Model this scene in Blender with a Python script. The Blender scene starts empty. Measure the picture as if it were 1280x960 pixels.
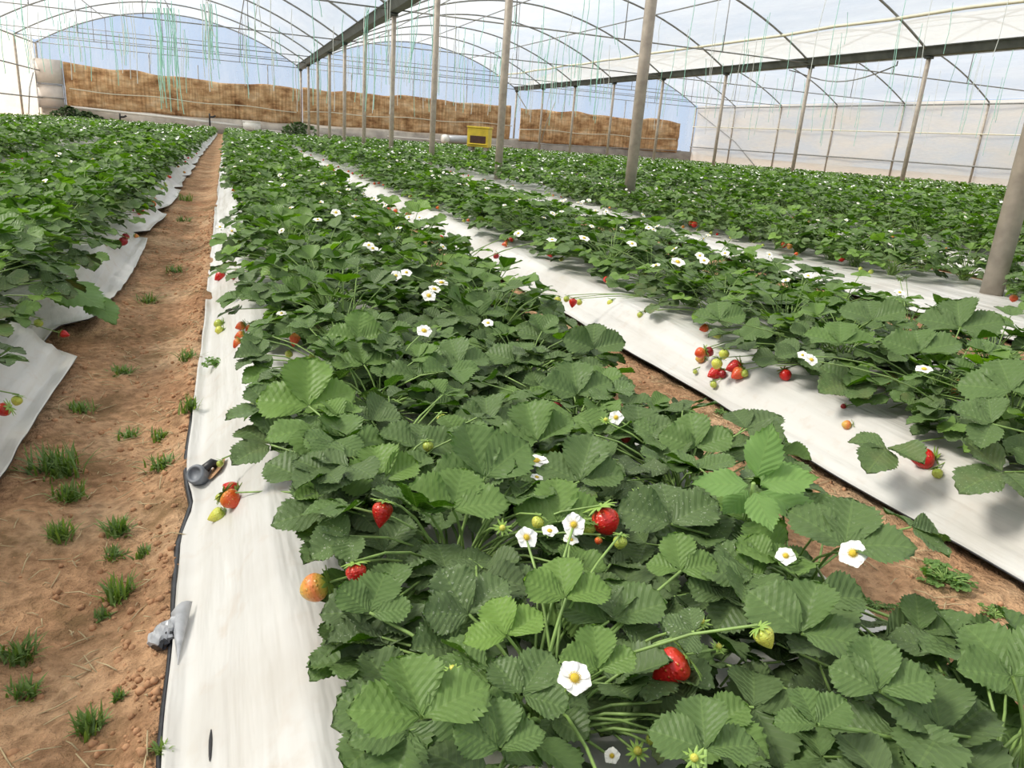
import bpy, math, random
import numpy as np
from mathutils import Vector, Matrix

rng = np.random.default_rng(7)
random.seed(7)
SC = bpy.context.scene
COL = SC.collection
PI = math.pi

# ------------------------------------------------------------------ camera
F = 957.47
YAW, PIT, ROL = 0.363773, 0.31098, 0.075896
CAMZ = 0.49
fw = np.array([math.sin(YAW)*math.cos(PIT), math.cos(YAW)*math.cos(PIT), -math.sin(PIT)])
_r0 = np.array([math.cos(YAW), -math.sin(YAW), 0.0])
_u0 = np.cross(_r0, fw)
cr = math.cos(ROL)*_r0 + math.sin(ROL)*_u0
cu = -math.sin(ROL)*_r0 + math.cos(ROL)*_u0
EYE = np.array([0, 0, CAMZ])

cam_d = bpy.data.cameras.new('camera')
cam = bpy.data.objects.new('camera', cam_d)
COL.objects.link(cam)
cam.matrix_world = Matrix(((cr[0], cu[0], -fw[0], 0), (cr[1], cu[1], -fw[1], 0), (cr[2], cu[2], -fw[2], CAMZ), (0, 0, 0, 1)))
cam_d.sensor_fit = 'HORIZONTAL'
cam_d.sensor_width = 36
cam_d.lens = F/1280*36
cam_d.clip_start = 0.02
cam_d.clip_end = 400
SC.camera = cam

def ray(px, py): return fw*F + cr*(px-640) - cu*(py-480)
def at(px, py, z):
    d = ray(px, py); return EYE + d*((z-CAMZ)/d[2])
def atY(px, py, Y):
    d = ray(px, py); return EYE + d*(Y/d[1])
def proj(P):
    P = np.asarray(P, float) - EYE
    z = P @ fw
    z = np.where(np.abs(z) < 1e-6, 1e-6, z)
    return 640 + F*(P @ cr)/z, 480 - F*(P @ cu)/z, z
def mpp(P): return float((np.asarray(P)-EYE) @ fw)/F      # metres per photo pixel

# ------------------------------------------------------------------ the lay of the land
X1 = 2.837; BAY = 9.0; EAVE = 2.40; YW = 33.2; FS = 3.1012; RISE = 1.4
XL = X1-BAY; X2 = X1+BAY; XR = X1+2*BAY
FRAMES = [YW-FS*k for k in range(0, 13)]                     # 33.2 ... -4

def sstep(t):
    t = np.clip(t, 0, 1); return t*t*(3-2*t)
def gz(y): return -0.2*sstep((np.asarray(y, float)-5)/29)

def vnoise(x, y, seed=0):
    x = np.asarray(x, float); y = np.asarray(y, float)
    xi = np.floor(x).astype(np.int64); yi = np.floor(y).astype(np.int64)
    xf = x-xi; yf = y-yi
    def h(a, b):
        n = (a*374761393 + b*668265263 + seed*974711) & 0xffffffff
        n = ((n ^ (n >> 13))*1274126177) & 0xffffffff
        return ((n ^ (n >> 16)) & 0xffff)/65535.0
    u = xf*xf*(3-2*xf); v = yf*yf*(3-2*yf)
    a = h(xi, yi); b = h(xi+1, yi); c = h(xi, yi+1); d = h(xi+1, yi+1)
    return (a*(1-u)+b*u)*(1-v) + (c*(1-u)+d*u)*v
def fbm(x, y, seed=0, oct=3):
    s = 0; a = 0.5
    for k in range(oct):
        s = s + a*(vnoise(x*2**k, y*2**k, seed+k)-0.5); a *= 0.5
    return s

BEDS = []        # (left edge, right edge, crop centre)
for k in range(0, 6):
    BEDS.append((-1.03-0.965*k, -0.29-0.965*k, -0.665-0.965*k, k-100))
BEDS.append((-0.065, 0.64, 0.31, 1))
BEDS.append((0.89, 1.65, 1.29, 2))
BEDS.append((2.20, 3.22, 2.85, 3))
for k in range(1, 19):
    BEDS.append((2.46+0.965*k, 3.22+0.965*k, 2.85+0.965*k, 3+k))
BEDS = [b if b[3] >= 0 else (b[0], b[1], b[2], b[3]) for b in BEDS]
BEDS[0] = (-1.03, -0.29, -0.635, -100)

def bed_z(x, y, L, R):
    a = np.where(True, 0.10, 0.1)
    tl = sstep((x-L)/(0.34 if abs(L-2.2) < .01 else 0.11)); tr = sstep((R-x)/0.11)
    return 0.016 + (0.022 if abs(L-2.2) < .01 else 0.078)*np.minimum(tl, tr)
def sheet_wrinkle(x, y, seed):
    w = 0.010*fbm(x*22+0.6*np.sin(y*1.7), y*1.6, seed, 3)
    w = w + 0.012*fbm(x*7, y*3.0, seed+9, 2)
    return w
def surf(x, y):
    """height of the mulch sheet (or the soil) at one place"""
    for L, R, c, i in BEDS:
        if L <= x <= R:
            return float(bed_z(x, y, L, R) + sheet_wrinkle(x, y, i % 97) + gz(y))
    return float(gz(y))

# ------------------------------------------------------------------ materials
def new_mat(name):
    m = bpy.data.materials.new(name); m.use_nodes = True
    nt = m.node_tree; nt.nodes.clear()
    out = nt.nodes.new('ShaderNodeOutputMaterial')
    return m, nt, out
def N(nt, t, **kw):
    n = nt.nodes.new(t)
    for k, v in kw.items():
        if k in n.inputs: n.inputs[k].default_value = v
        else: setattr(n, k, v)
    return n
def bsdf(nt, out, **kw):
    b = nt.nodes.new('ShaderNodeBsdfPrincipled')
    for k, v in kw.items(): b.inputs[k.replace('_', ' ')].default_value = v
    if out: nt.links.new(b.outputs[0], out.inputs[0])
    return b
def rgb(r, g, b):
    f = lambda c: (c/255/12.92) if c/255 <= 0.04045 else ((c/255+0.055)/1.055)**2.4
    return (f(r), f(g), f(b), 1)
def ramp(nt, fac, stops):
    r = nt.nodes.new('ShaderNodeValToRGB')
    e = r.color_ramp.elements
    while len(e) < len(stops): e.new(0.5)
    for i, (p, c) in enumerate(stops):
        e[i].position = p; e[i].color = c if len(c) == 4 else (*c, 1)
    nt.links.new(fac, r.inputs[0]); return r
def noise(nt, scale, detail=4, vec=None, rough=0.55, sc3=None):
    n = N(nt, 'ShaderNodeTexNoise', Scale=scale, Detail=detail, Roughness=rough)
    if vec is None:
        tc = nt.nodes.new('ShaderNodeTexCoord'); vec = tc.outputs['Object']
    if sc3:
        mp = nt.nodes.new('ShaderNodeMapping'); mp.inputs['Scale'].default_value = sc3
        nt.links.new(vec, mp.inputs[0]); vec = mp.outputs[0]
    nt.links.new(vec, n.inputs['Vector']); return n
def bump(nt, h, strength, dist, b):
    bp = N(nt, 'ShaderNodeBump', Strength=strength, Distance=dist)
    nt.links.new(h, bp.inputs['Height']); nt.links.new(bp.outputs[0], b.inputs['Normal'])
def mixc(nt, fac, a, b, mode='MIX'):
    m = nt.nodes.new('ShaderNodeMix'); m.data_type = 'RGBA'; m.blend_type = mode
    for s, v in ((0, fac), (6, a), (7, b)):
        if hasattr(v, 'links'): nt.links.new(v, m.inputs[s])
        else: m.inputs[s].default_value = v
    return m.outputs[2]
def math_(nt, op, a, b=None, c=None):
    m = nt.nodes.new('ShaderNodeMath'); m.operation = op
    for i, v in enumerate((a, b, c)):
        if v is None: continue
        if hasattr(v, 'links'): nt.links.new(v, m.inputs[i])
        else: m.inputs[i].default_value = v
    return m.outputs[0]
def simple(name, col, rough=0.5, metal=0.0, var=0.0, scale=20, spec=0.5, bumpd=0.0):
    m, nt, out = new_mat(name)
    b = bsdf(nt, out, Roughness=rough, Metallic=metal)
    b.inputs['Specular IOR Level'].default_value = spec
    n = noise(nt, scale)
    lo = tuple(max(0, c*(1-var)) for c in col[:3]); hi = tuple(min(1, c*(1+var)) for c in col[:3])
    r = ramp(nt, n.outputs[0], [(0.3, lo), (0.7, hi)])
    nt.links.new(r.outputs[0], b.inputs['Base Color'])
    if bumpd: bump(nt, n.outputs[0], 0.6, bumpd, b)
    return m

def leaf_material(name, c_dark, c_mid, c_bright):
    m, nt, out = new_mat(name)
    at_ = N(nt, 'ShaderNodeAttribute', attribute_name='tint')
    sep = nt.nodes.new('ShaderNodeSeparateColor'); nt.links.new(at_.outputs['Color'], sep.inputs[0])
    r = ramp(nt, sep.outputs[0], [(0.0, c_dark), (0.45, c_mid), (1.0, c_bright)])
    uv = nt.nodes.new('ShaderNodeUVMap')
    sx = nt.nodes.new('ShaderNodeSeparateXYZ'); nt.links.new(uv.outputs[0], sx.inputs[0])
    at2 = math_(nt, 'ABSOLUTE', math_(nt, 'SUBTRACT', math_(nt, 'MULTIPLY', sx.outputs[0], 2.0), 1.0))
    mid = math_(nt, 'LESS_THAN', at2, 0.045)
    ph = math_(nt, 'MULTIPLY', math_(nt, 'SUBTRACT', sx.outputs[1], math_(nt, 'MULTIPLY', at2, 0.30)), 7.5)
    fr = math_(nt, 'ABSOLUTE', math_(nt, 'SUBTRACT', math_(nt, 'FRACT', ph), 0.5))
    lat = math_(nt, 'LESS_THAN', fr, 0.07)
    vein = math_(nt, 'MAXIMUM', mid, math_(nt, 'MULTIPLY', lat, 0.45))
    geo = nt.nodes.new('ShaderNodeNewGeometry')
    n1 = noise(nt, 60, 3, geo.outputs['Position'])
    col = mixc(nt, math_(nt, 'MULTIPLY', n1.outputs[0], 0.5), r.outputs[0], mixc(nt, 1.0, r.outputs[0], (0.58, 0.66, 0.5, 1), 'MULTIPLY'))
    lighter = mixc(nt, 0.45, r.outputs[0], (0.26, 0.40, 0.09, 1))
    col = mixc(nt, math_(nt, 'MULTIPLY', vein, 0.55), col, lighter)
    # dusty spray residue on some leaves
    vo = N(nt, 'ShaderNodeTexNoise', Scale=420.0, Detail=1.0); nt.links.new(geo.outputs['Position'], vo.inputs['Vector'])
    sp = math_(nt, 'MULTIPLY', math_(nt, 'GREATER_THAN', vo.outputs[0], 0.69), sep.outputs[1])
    film = math_(nt, 'MULTIPLY', math_(nt, 'MULTIPLY', sep.outputs[1], n1.outputs[0]), 0.28)
    col = mixc(nt, film, col, (0.20, 0.25, 0.17, 1))
    col = mixc(nt, math_(nt, 'MULTIPLY', sp, 0.8), col, (0.62, 0.66, 0.58, 1))
    # browning of old leaves
    n2 = noise(nt, 35, 2, geo.outputs['Position'])
    br = math_(nt, 'MULTIPLY', sep.outputs[2], ramp(nt, n2.outputs[0], [(0.45, (0, 0, 0)), (0.65, (1, 1, 1))]).outputs[0])
    col = mixc(nt, br, col, (0.16, 0.12, 0.04, 1))
    back = mixc(nt, 0.55, col, (0.19, 0.26, 0.12, 1))
    col2 = mixc(nt, geo.outputs['Backfacing'], col, back)
    b = bsdf(nt, None, Roughness=0.38)
    b.inputs['Specular IOR Level'].default_value = 0.16
    nt.links.new(col2, b.inputs['Base Color'])
    bump(nt, math_(nt, 'SUBTRACT', fr, math_(nt, 'MULTIPLY', mid, 0.6)), 0.6, 0.0015, b)
    tr = nt.nodes.new('ShaderNodeBsdfTranslucent')
    tcol = mixc(nt, 1.0, col, (1.3, 1.5, 0.5, 1), 'MULTIPLY')
    nt.links.new(tcol, tr.inputs[0])
    mx = N(nt, 'ShaderNodeMixShader'); mx.inputs[0].default_value = 0.24
    nt.links.new(b.outputs[0], mx.inputs[1]); nt.links.new(tr.outputs[0], mx.inputs[2])
    nt.links.new(mx.outputs[0], out.inputs[0])
    return m

M = {}
M['leaf'] = leaf_material('strawberry_leaf', (0.022, 0.050, 0.013), (0.066, 0.162, 0.011), (0.24, 0.45, 0.016))
M['weedleaf'] = leaf_material('weed_leaf', (0.07, 0.17, 0.03), (0.16, 0.36, 0.06), (0.24, 0.46, 0.08))
M['stem'] = simple('green_stem', (0.22, 0.34, 0.09), 0.5, var=0.35, scale=60)
M['petal'] = simple('white_petal', (0.86, 0.86, 0.80), 0.55, var=0.04)
M['centre'] = simple('yellow_flower_centre', (0.72, 0.52, 0.04), 0.6, var=0.25, scale=400, bumpd=0.0006)
M['calyx'] = simple('light_green_calyx', (0.24, 0.38, 0.07), 0.5, var=0.3, scale=90)
M['yellow'] = simple('yellow_petal', (0.85, 0.62, 0.02), 0.5, var=0.1)

def fruit_material(name, tip, mid, top, seedc):
    m, nt, out = new_mat(name)
    tc = nt.nodes.new('ShaderNodeTexCoord')
    sx = nt.nodes.new('ShaderNodeSeparateXYZ'); nt.links.new(tc.outputs['UV'], sx.inputs[0])
    nz = noise(nt, 3.0, 2, tc.outputs['UV'])
    f_ = math_(nt, 'ADD', sx.outputs[1], math_(nt, 'MULTIPLY', math_(nt, 'SUBTRACT', nz.outputs[0], 0.5), 0.35))
    r = ramp(nt, f_, [(0.05, top), (0.4, mid), (0.92, tip)])
    mp = nt.nodes.new('ShaderNodeMapping'); mp.inputs['Scale'].default_value = (16, 9, 1)
    nt.links.new(tc.outputs['UV'], mp.inputs[0])
    vo = N(nt, 'ShaderNodeTexVoronoi', Scale=1.0, Randomness=0.45); nt.links.new(mp.outputs[0], vo.inputs['Vector'])
    seed = math_(nt, 'LESS_THAN', vo.outputs['Distance'], 0.17)
    col = mixc(nt, math_(nt, 'MULTIPLY', seed, 0.75), r.outputs[0], seedc)
    b = bsdf(nt, out, Roughness=0.28); nt.links.new(col, b.inputs['Base Color'])
    b.inputs['Subsurface Weight'].default_value = 0.12
    b.inputs['Subsurface Radius'].default_value = (0.004, 0.0015, 0.001)
    pit = ramp(nt, vo.outputs['Distance'], [(0.05, (0.1, 0.1, 0.1)), (0.45, (1, 1, 1))])
    bump(nt, pit.outputs[0], 0.6, 0.0015, b)
    return m
M['ripe'] = fruit_material('ripe_red_strawberry', (0.58, 0.012, 0.012), (0.56, 0.015, 0.012), (0.55, 0.05, 0.02), (0.65, 0.32, 0.05, 1))
M['deep'] = fruit_material('dark_red_strawberry', (0.30, 0.008, 0.012), (0.30, 0.008, 0.014), (0.26, 0.012, 0.012), (0.45, 0.18, 0.05, 1))
M['orange'] = fruit_material('half_ripe_strawberry', (0.62, 0.05, 0.015), (0.66, 0.11, 0.02), (0.66, 0.30, 0.06), (0.7, 0.5, 0.1, 1))
M['turning'] = fruit_material('turning_strawberry', (0.62, 0.42, 0.09), (0.70, 0.20, 0.05), (0.55, 0.45, 0.09), (0.7, 0.6, 0.15, 1))
M['green'] = fruit_material('unripe_strawberry', (0.46, 0.50, 0.08), (0.42, 0.50, 0.08), (0.36, 0.46, 0.08), (0.5, 0.35, 0.06, 1))
M['yellowgreen'] = fruit_material('yellow_green_strawberry', (0.66, 0.62, 0.10), (0.60, 0.62, 0.10), (0.50, 0.58, 0.10), (0.55, 0.5, 0.05, 1))

# white mulch film
m, nt, out = new_mat('white_mulch_film')
b = bsdf(nt, None, Roughness=0.38)
n1 = noise(nt, 1.0, 5, sc3=(9, 1.3, 9)); n2 = noise(nt, 1.0, 4, sc3=(4, 4, 4))
r1 = ramp(nt, n2.outputs[0], [(0.32, (0.58, 0.555, 0.51)), (0.5, (0.67, 0.66, 0.63)), (0.8, (0.71, 0.705, 0.68))])
dirt = noise(nt, 30, 5)
dr = ramp(nt, dirt.outputs[0], [(0.56, (0, 0, 0)), (0.75, (0.55, 0.55, 0.55))])
col = mixc(nt, math_(nt, 'MULTIPLY', dr.outputs[0], n2.outputs[0]), r1.outputs[0], (0.50, 0.36, 0.24, 1))
nt.links.new(col, b.inputs['Base Color'])
n4 = noise(nt, 1.0, 3, sc3=(15, 0.9, 15))
st4 = ramp(nt, n4.outputs[0], [(0.34, (0.84, 0.83, 0.82)), (0.62, (1.03, 1.03, 1.03))])
col = mixc(nt, 0.75, col, mixc(nt, 1.0, col, st4.outputs[0], 'MULTIPLY'))
nt.links.new(col, b.inputs['Base Color'])
hh = math_(nt, 'ADD', n1.outputs[0], math_(nt, 'MULTIPLY', n4.outputs[0], 0.6))
bump(nt, hh, 1.0, 0.016, b)
tr = N(nt, 'ShaderNodeBsdfTranslucent', Color=(0.6, 0.58, 0.52, 1))
mx = N(nt, 'ShaderNodeMixShader'); mx.inputs[0].default_value = 0.06
nt.links.new(b.outputs[0], mx.inputs[1]); nt.links.new(tr.outputs[0], mx.inputs[2]); nt.links.new(mx.outputs[0], out.inputs[0])
M['mulch'] = m
M['blackfilm'] = simple('black_film_underside', (0.025, 0.026, 0.03), 0.35, var=0.5, scale=80)
M['greyfilm'] = simple('grey_film_fold', (0.40, 0.41, 0.43), 0.35, var=0.25, scale=60)

# soil
m, nt, out = new_mat('reddish_soil')
b = bsdf(nt, out, Roughness=0.95); b.inputs['Specular IOR Level'].default_value = 0.15
n1 = noise(nt, 4, 6); n2 = noise(nt, 70, 5); n3 = noise(nt, 300, 3)
r1 = ramp(nt, n1.outputs[0], [(0.3, (0.38, 0.205, 0.108)), (0.5, (0.53, 0.320, 0.180)), (0.7, (0.62, 0.430, 0.265))])
r2 = ramp(nt, n2.outputs[0], [(0.3, (0.42, 0.39, 0.36)), (0.58, (1, 1, 1)), (0.75, (1.15, 1.12, 1.1))])
col = mixc(nt, 0.8, r1.outputs[0], mixc(nt, 1.0, r1.outputs[0], r2.outputs[0], 'MULTIPLY'))
n5 = noise(nt, 7, 6); n6 = noise(nt, 45, 4)
pat = ramp(nt, math_(nt, 'ADD', math_(nt, 'MULTIPLY', n5.outputs[0], 0.7), math_(nt, 'MULTIPLY', n6.outputs[0], 0.3)), [(0.51, (0, 0, 0)), (0.62, (0.8, 0.8, 0.8))])
col = mixc(nt, pat.outputs[0], col, (0.20, 0.125, 0.060, 1))
nt.links.new(col, b.inputs['Base Color'])
h = math_(nt, 'ADD', math_(nt, 'MULTIPLY', n2.outputs[0], 1.0), math_(nt, 'MULTIPLY', n3.outputs[0], 0.35))
bump(nt, h, 1.0, 0.012, b)
M['soil'] = m
M['clod'] = simple('soil_clod', (0.46, 0.26, 0.145), 0.95, var=0.3, scale=40, spec=0.1, bumpd=0.004)
M['outsoil'] = simple('sandy_ground', (0.46, 0.36, 0.27), 0.95, var=0.15, scale=0.3, spec=0.1)

# greenhouse film
def film_material(name, transp, tcol, dcol, dirt_amt, streak):
    m, nt, out = new_mat(name)
    tp = N(nt, 'ShaderNodeBsdfTransparent', Color=tcol)
    tl = N(nt, 'ShaderNodeBsdfTranslucent', Color=dcol)
    df = N(nt, 'ShaderNodeBsdfDiffuse', Color=dcol)
    gl = N(nt, 'ShaderNodeBsdfGlossy', Color=(0.9, 0.9, 0.9, 1), Roughness=0.25)
    a = N(nt, 'ShaderNodeMixShader'); a.inputs[0].default_value = 0.35
    nt.links.new(tl.outputs[0], a.inputs[1]); nt.links.new(df.outputs[0], a.inputs[2])
    a2 = N(nt, 'ShaderNodeMixShader'); a2.inputs[0].default_value = 0.06
    nt.links.new(a.outputs[0], a2.inputs[1]); nt.links.new(gl.outputs[0], a2.inputs[2])
    n = noise(nt, 1.0, 5, sc3=streak)
    r = ramp(nt, n.outputs[0], [(0.35, (max(0, transp-dirt_amt),)*3), (0.65, (min(1, transp+dirt_amt),)*3)])
    mx = N(nt, 'ShaderNodeMixShader'); nt.links.new(r.outputs[0], mx.inputs[0])
    nt.links.new(a2.outputs[0], mx.inputs[1]); nt.links.new(tp.outputs[0], mx.inputs[2])
    nt.links.new(mx.outputs[0], out.inputs[0])
    n2 = noise(nt, 1.0, 3, sc3=tuple(s*3 for s in streak))
    for s in (tl, df):
        bp = N(nt, 'ShaderNodeBump', Strength=0.35, Distance=0.05)
        nt.links.new(n2.outputs[0], bp.inputs['Height']); nt.links.new(bp.outputs[0], s.inputs['Normal'])
    return m
M['roof'] = film_material('roof_film', 0.44, (0.97, 0.98, 0.97, 1), (0.92, 0.905, 0.87, 1), 0.09, (1.2, 0.35, 1.2))
M['endfilm'] = film_material('end_film', 0.72, (0.93, 0.97, 1.0, 1), (0.82, 0.87, 0.92, 1), 0.10, (1.5, 1, 0.4))
M['sidefilm'] = film_material('side_film', 0.28, (0.98, 0.95, 0.88, 1), (0.95, 0.90, 0.80, 1), 0.18, (0.5, 0.5, 2.0))

M['steel'] = simple('galvanised_steel', (0.40, 0.35, 0.29), 0.55, metal=0.1, var=0.22, scale=14)
M['tube'] = simple('weathered_pipe', (0.27, 0.27, 0.26), 0.55, metal=0.3, var=0.2, scale=10)
M['gutter'] = simple('backlit_gutter_metal', (0.085, 0.095, 0.09), 0.6, metal=0.2, var=0.3, scale=5)  # near-black base colour carries the backlit darkness of the gutter seen from below
M['cream'] = simple('cream_strip', (0.70, 0.66, 0.52), 0.6, var=0.1, scale=4)
M['greenstring'] = simple('green_string', (0.33, 0.66, 0.53), 0.7, var=0.15)
M['whitestring'] = simple('white_string', (0.66, 0.70, 0.66), 0.7, var=0.1)
M['whiteplastic'] = simple('white_plastic', (0.78, 0.75, 0.70), 0.45, var=0.06)
M['panel'] = simple('pinkish_white_panel', (0.62, 0.57, 0.53), 0.6, var=0.12, scale=3)
M['skirt'] = simple('grey_skirt_film', (0.36, 0.33, 0.29), 0.7, var=0.25, scale=3)
M['hive'] = simple('yellow_paint', (0.62, 0.46, 0.035), 0.5, var=0.18, scale=8)
M['hiveslot'] = simple('dark_brown_slot', (0.06, 0.025, 0.015), 0.7, var=0.3)
M['greywood'] = simple('grey_wood', (0.35, 0.32, 0.27), 0.8, var=0.25, scale=10)
M['greyplug'] = simple('grey_plug', (0.17, 0.185, 0.21), 0.5, var=0.2, scale=60)
M['black'] = simple('black_hose', (0.015, 0.015, 0.017), 0.45, var=0.3)
M['grass'] = leaf_material('grass_blade', (0.07, 0.13, 0.03), (0.13, 0.24, 0.05), (0.30, 0.42, 0.08))
M['straw'] = simple('dry_straw', (0.48, 0.38, 0.22), 0.8, var=0.3, scale=50)
M['bush'] = leaf_material('bush_leaf', (0.02, 0.05, 0.03), (0.04, 0.08, 0.045), (0.08, 0.14, 0.07))
# cane mat
m, nt, out = new_mat('cane_mat')
b = bsdf(nt, out, Roughness=0.9); b.inputs['Specular IOR Level'].default_value = 0.1
n1 = noise(nt, 1.0, 5, sc3=(14, 1, 0.9)); n2 = noise(nt, 1.0, 5, sc3=(1.5, 1, 2.6), rough=0.65); n3 = noise(nt, 1.0, 4, sc3=(1.6, 1, 9))
r1 = ramp(nt, n2.outputs[0], [(0.32, (0.24, 0.13, 0.07)), (0.45, (0.50, 0.32, 0.18)), (0.55, (0.66, 0.47, 0.29)), (0.68, (0.74, 0.60, 0.44))])
r2 = ramp(nt, n1.outputs[0], [(0.3, (0.62, 0.58, 0.52)), (0.7, (1.2, 1.15, 1.1))])
r3 = ramp(nt, n3.outputs[0], [(0.3, (0.72, 0.68, 0.65)), (0.6, (1.08, 1.05, 1.0))])
col = mixc(nt, 1.0, mixc(nt, 1.0, r1.outputs[0], r2.outputs[0], 'MULTIPLY'), r3.outputs[0], 'MULTIPLY')
nt.links.new(col, b.inputs['Base Color']); bump(nt, n1.outputs[0], 0.8, 0.05, b)
M['mat'] = m

# ------------------------------------------------------------------ object helpers
def tag(o, label=None, cat=None, group=None, kind=None):
    if label: o['label'] = label
    if cat: o['category'] = cat
    if group: o['group'] = group
    if kind: o['kind'] = kind
    return o
def empty(name, loc, label, cat, group=None):
    o = bpy.data.objects.new(name, None); COL.objects.link(o); o.location = [float(v) for v in loc]
    o.empty_display_size = 0.05
    return tag(o, label, cat, group)
def link(name, me, parent=None, loc=None, rot=None, scale=None):
    o = bpy.data.objects.new(name, me); COL.objects.link(o)
    if parent is not None: o.parent = parent
    if loc is not None: o.location = [float(v) for v in loc]
    if rot is not None: o.rotation_euler = rot
    if scale is not None: o.scale = (scale,)*3 if not hasattr(scale, '__len__') else scale
    return o

class MB:
    """gathers vertex and face arrays and turns them into one mesh"""
    def __init__(s): s.V = []; s.Q = []; s.T = []; s.n = 0; s.A = []; s.U = []
    def add(s, V, Q=None, T=None, mat=0, attr=None, uv=None):
        V = np.asarray(V, float).reshape(-1, 3); nv = len(V)
        if Q is not None and len(Q):
            Q = np.asarray(Q, np.int64).reshape(-1, 4); s.Q.append((Q+s.n, np.full(len(Q), mat)))
        if T is not None and len(T):
            T = np.asarray(T, np.int64).reshape(-1, 3); s.T.append((T+s.n, np.full(len(T), mat)))
        s.V.append(V)
        s.A.append(np.zeros((nv, 3)) if attr is None else np.broadcast_to(np.asarray(attr, float), (nv, 3)))
        s.U.append(np.zeros((nv, 2)) if uv is None else np.asarray(uv, float).reshape(-1, 2))
        s.n += nv
        return s
    def mesh(s, name, mats, smooth=True, attrs=False):
        V = np.concatenate(s.V)
        Q = np.concatenate([q for q, _ in s.Q]) if s.Q else np.zeros((0, 4), np.int64)
        T = np.concatenate([t for t, _ in s.T]) if s.T else np.zeros((0, 3), np.int64)
        mq = np.concatenate([k for _, k in s.Q]) if s.Q else np.zeros(0, int)
        mt = np.concatenate([k for _, k in s.T]) if s.T else np.zeros(0, int)
        me = bpy.data.meshes.new(name)
        me.vertices.add(len(V)); me.vertices.foreach_set('co', V.ravel())
        li = np.concatenate([Q.ravel(), T.ravel()])
        me.loops.add(len(li)); me.loops.foreach_set('vertex_index', li.astype(np.int32))
        nf = len(Q)+len(T)
        me.polygons.add(nf)
        st = np.concatenate([np.arange(len(Q))*4, len(Q)*4+np.arange(len(T))*3])
        me.polygons.foreach_set('loop_start', st.astype(np.int32))
        me.polygons.foreach_set('material_index', np.concatenate([mq, mt]).astype(np.int32))
        me.polygons.foreach_set('use_smooth', np.full(nf, bool(smooth)))
        uv = me.uv_layers.new(name='UVMap')
        U = np.concatenate(s.U)[li]
        uv.data.foreach_set('uv', U.astype(np.float32).ravel())
        if attrs:
            a = me.color_attributes.new('tint', 'FLOAT_COLOR', 'POINT')
            A = np.concatenate(s.A); A = np.hstack([A, np.ones((len(A), 1))])
            a.data.foreach_set('color', A.astype(np.float32).ravel())
        for mt_ in mats: me.materials.append(mt_)
        me.update(calc_edges=True); me.validate()
        return me
    def obj(s, name, mats, parent=None, smooth=True, attrs=False):
        return link(name, s.mesh(name, mats if isinstance(mats, (list, tuple)) else [mats], smooth, attrs), parent)

def grid_faces(nu, nv, base=0, wrap=False):
    """quads of a grid of nv rows of nu points"""
    i = np.arange(nu if wrap else nu-1); j = np.arange(nv-1)
    J, I = np.meshgrid(j, i, indexing='ij'); I2 = (I+1) % nu
    return (np.stack([J*nu+I, J*nu+I2, (J+1)*nu+I2, (J+1)*nu+I], -1).reshape(-1, 4)+base)
def tube(mb, pts, rad, n=8, mat=0, caps=True, attr=None):
    pts = np.asarray(pts, float); k = len(pts)
    rad = np.broadcast_to(np.asarray(rad, float), (k,))
    tg = np.gradient(pts, axis=0); tg /= np.linalg.norm(tg, axis=1)[:, None]+1e-12
    ref = np.array([0, 0, 1.0]) if abs(tg[:, 2]).mean() < 0.9 else np.array([1.0, 0, 0])
    u = np.cross(tg, ref); u /= np.linalg.norm(u, axis=1)[:, None]+1e-12
    v = np.cross(tg, u)
    a = np.arange(n)*2*PI/n
    V = pts[:, None, :] + rad[:, None, None]*(np.cos(a)[None, :, None]*u[:, None, :] + np.sin(a)[None, :, None]*v[:, None, :])
    V = V.reshape(-1, 3); Q = grid_faces(n, k, 0, True); T = []
    if caps:
        V = np.vstack([V, pts[0], pts[-1]]); c0 = n*k; c1 = c0+1
        T = [(c0, (i+1) % n, i) for i in range(n)] + [(c1, (k-1)*n+i, (k-1)*n+(i+1) % n) for i in range(n)]
    mb.add(V, Q, T, mat, attr)
    return mb
def box(mb, lo, hi, mat=0):
    x0, y0, z0 = lo; x1, y1, z1 = hi
    V = [(x0, y0, z0), (x1, y0, z0), (x1, y1, z0), (x0, y1, z0), (x0, y0, z1), (x1, y0, z1), (x1, y1, z1), (x0, y1, z1)]
    mb.add(V, [(3, 2, 1, 0), (4, 5, 6, 7), (0, 1, 5, 4), (1, 2, 6, 5), (2, 3, 7, 6), (3, 0, 4, 7)], None, mat)
    return mb
def lathe(mb, prof, n=16, mat=0, uvs=True):
    prof = np.asarray(prof, float); k = len(prof)
    a = np.arange(n+1)*2*PI/n
    V = np.stack([prof[:, 0][:, None]*np.cos(a), prof[:, 0][:, None]*np.sin(a), np.repeat(prof[:, 1][:, None], n+1, 1)], -1).reshape(-1, 3)
    U = np.stack([np.repeat((np.arange(n+1)/n)[None], k, 0), np.repeat(np.linspace(0, 1, k)[:, None], n+1, 1)], -1)
    mb.add(V, grid_faces(n+1, k), None, mat, None, U)
    return mb
def xform(V, R, t): return np.asarray(V) @ np.asarray(R).T + np.asarray(t)
def frame(d, nrm):
    """rotation whose y axis is d and whose z axis is close to nrm"""
    d = np.asarray(d, float); d = d/np.linalg.norm(d)
    x = np.cross(d, nrm); x = x/(np.linalg.norm(x)+1e-9)
    return np.stack([x, d, np.cross(x, d)], 1)

ORD = ['first', 'second', 'third', 'fourth', 'fifth', 'sixth', 'seventh', 'eighth', 'ninth', 'tenth', 'eleventh', 'twelfth', 'thirteenth']

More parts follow.
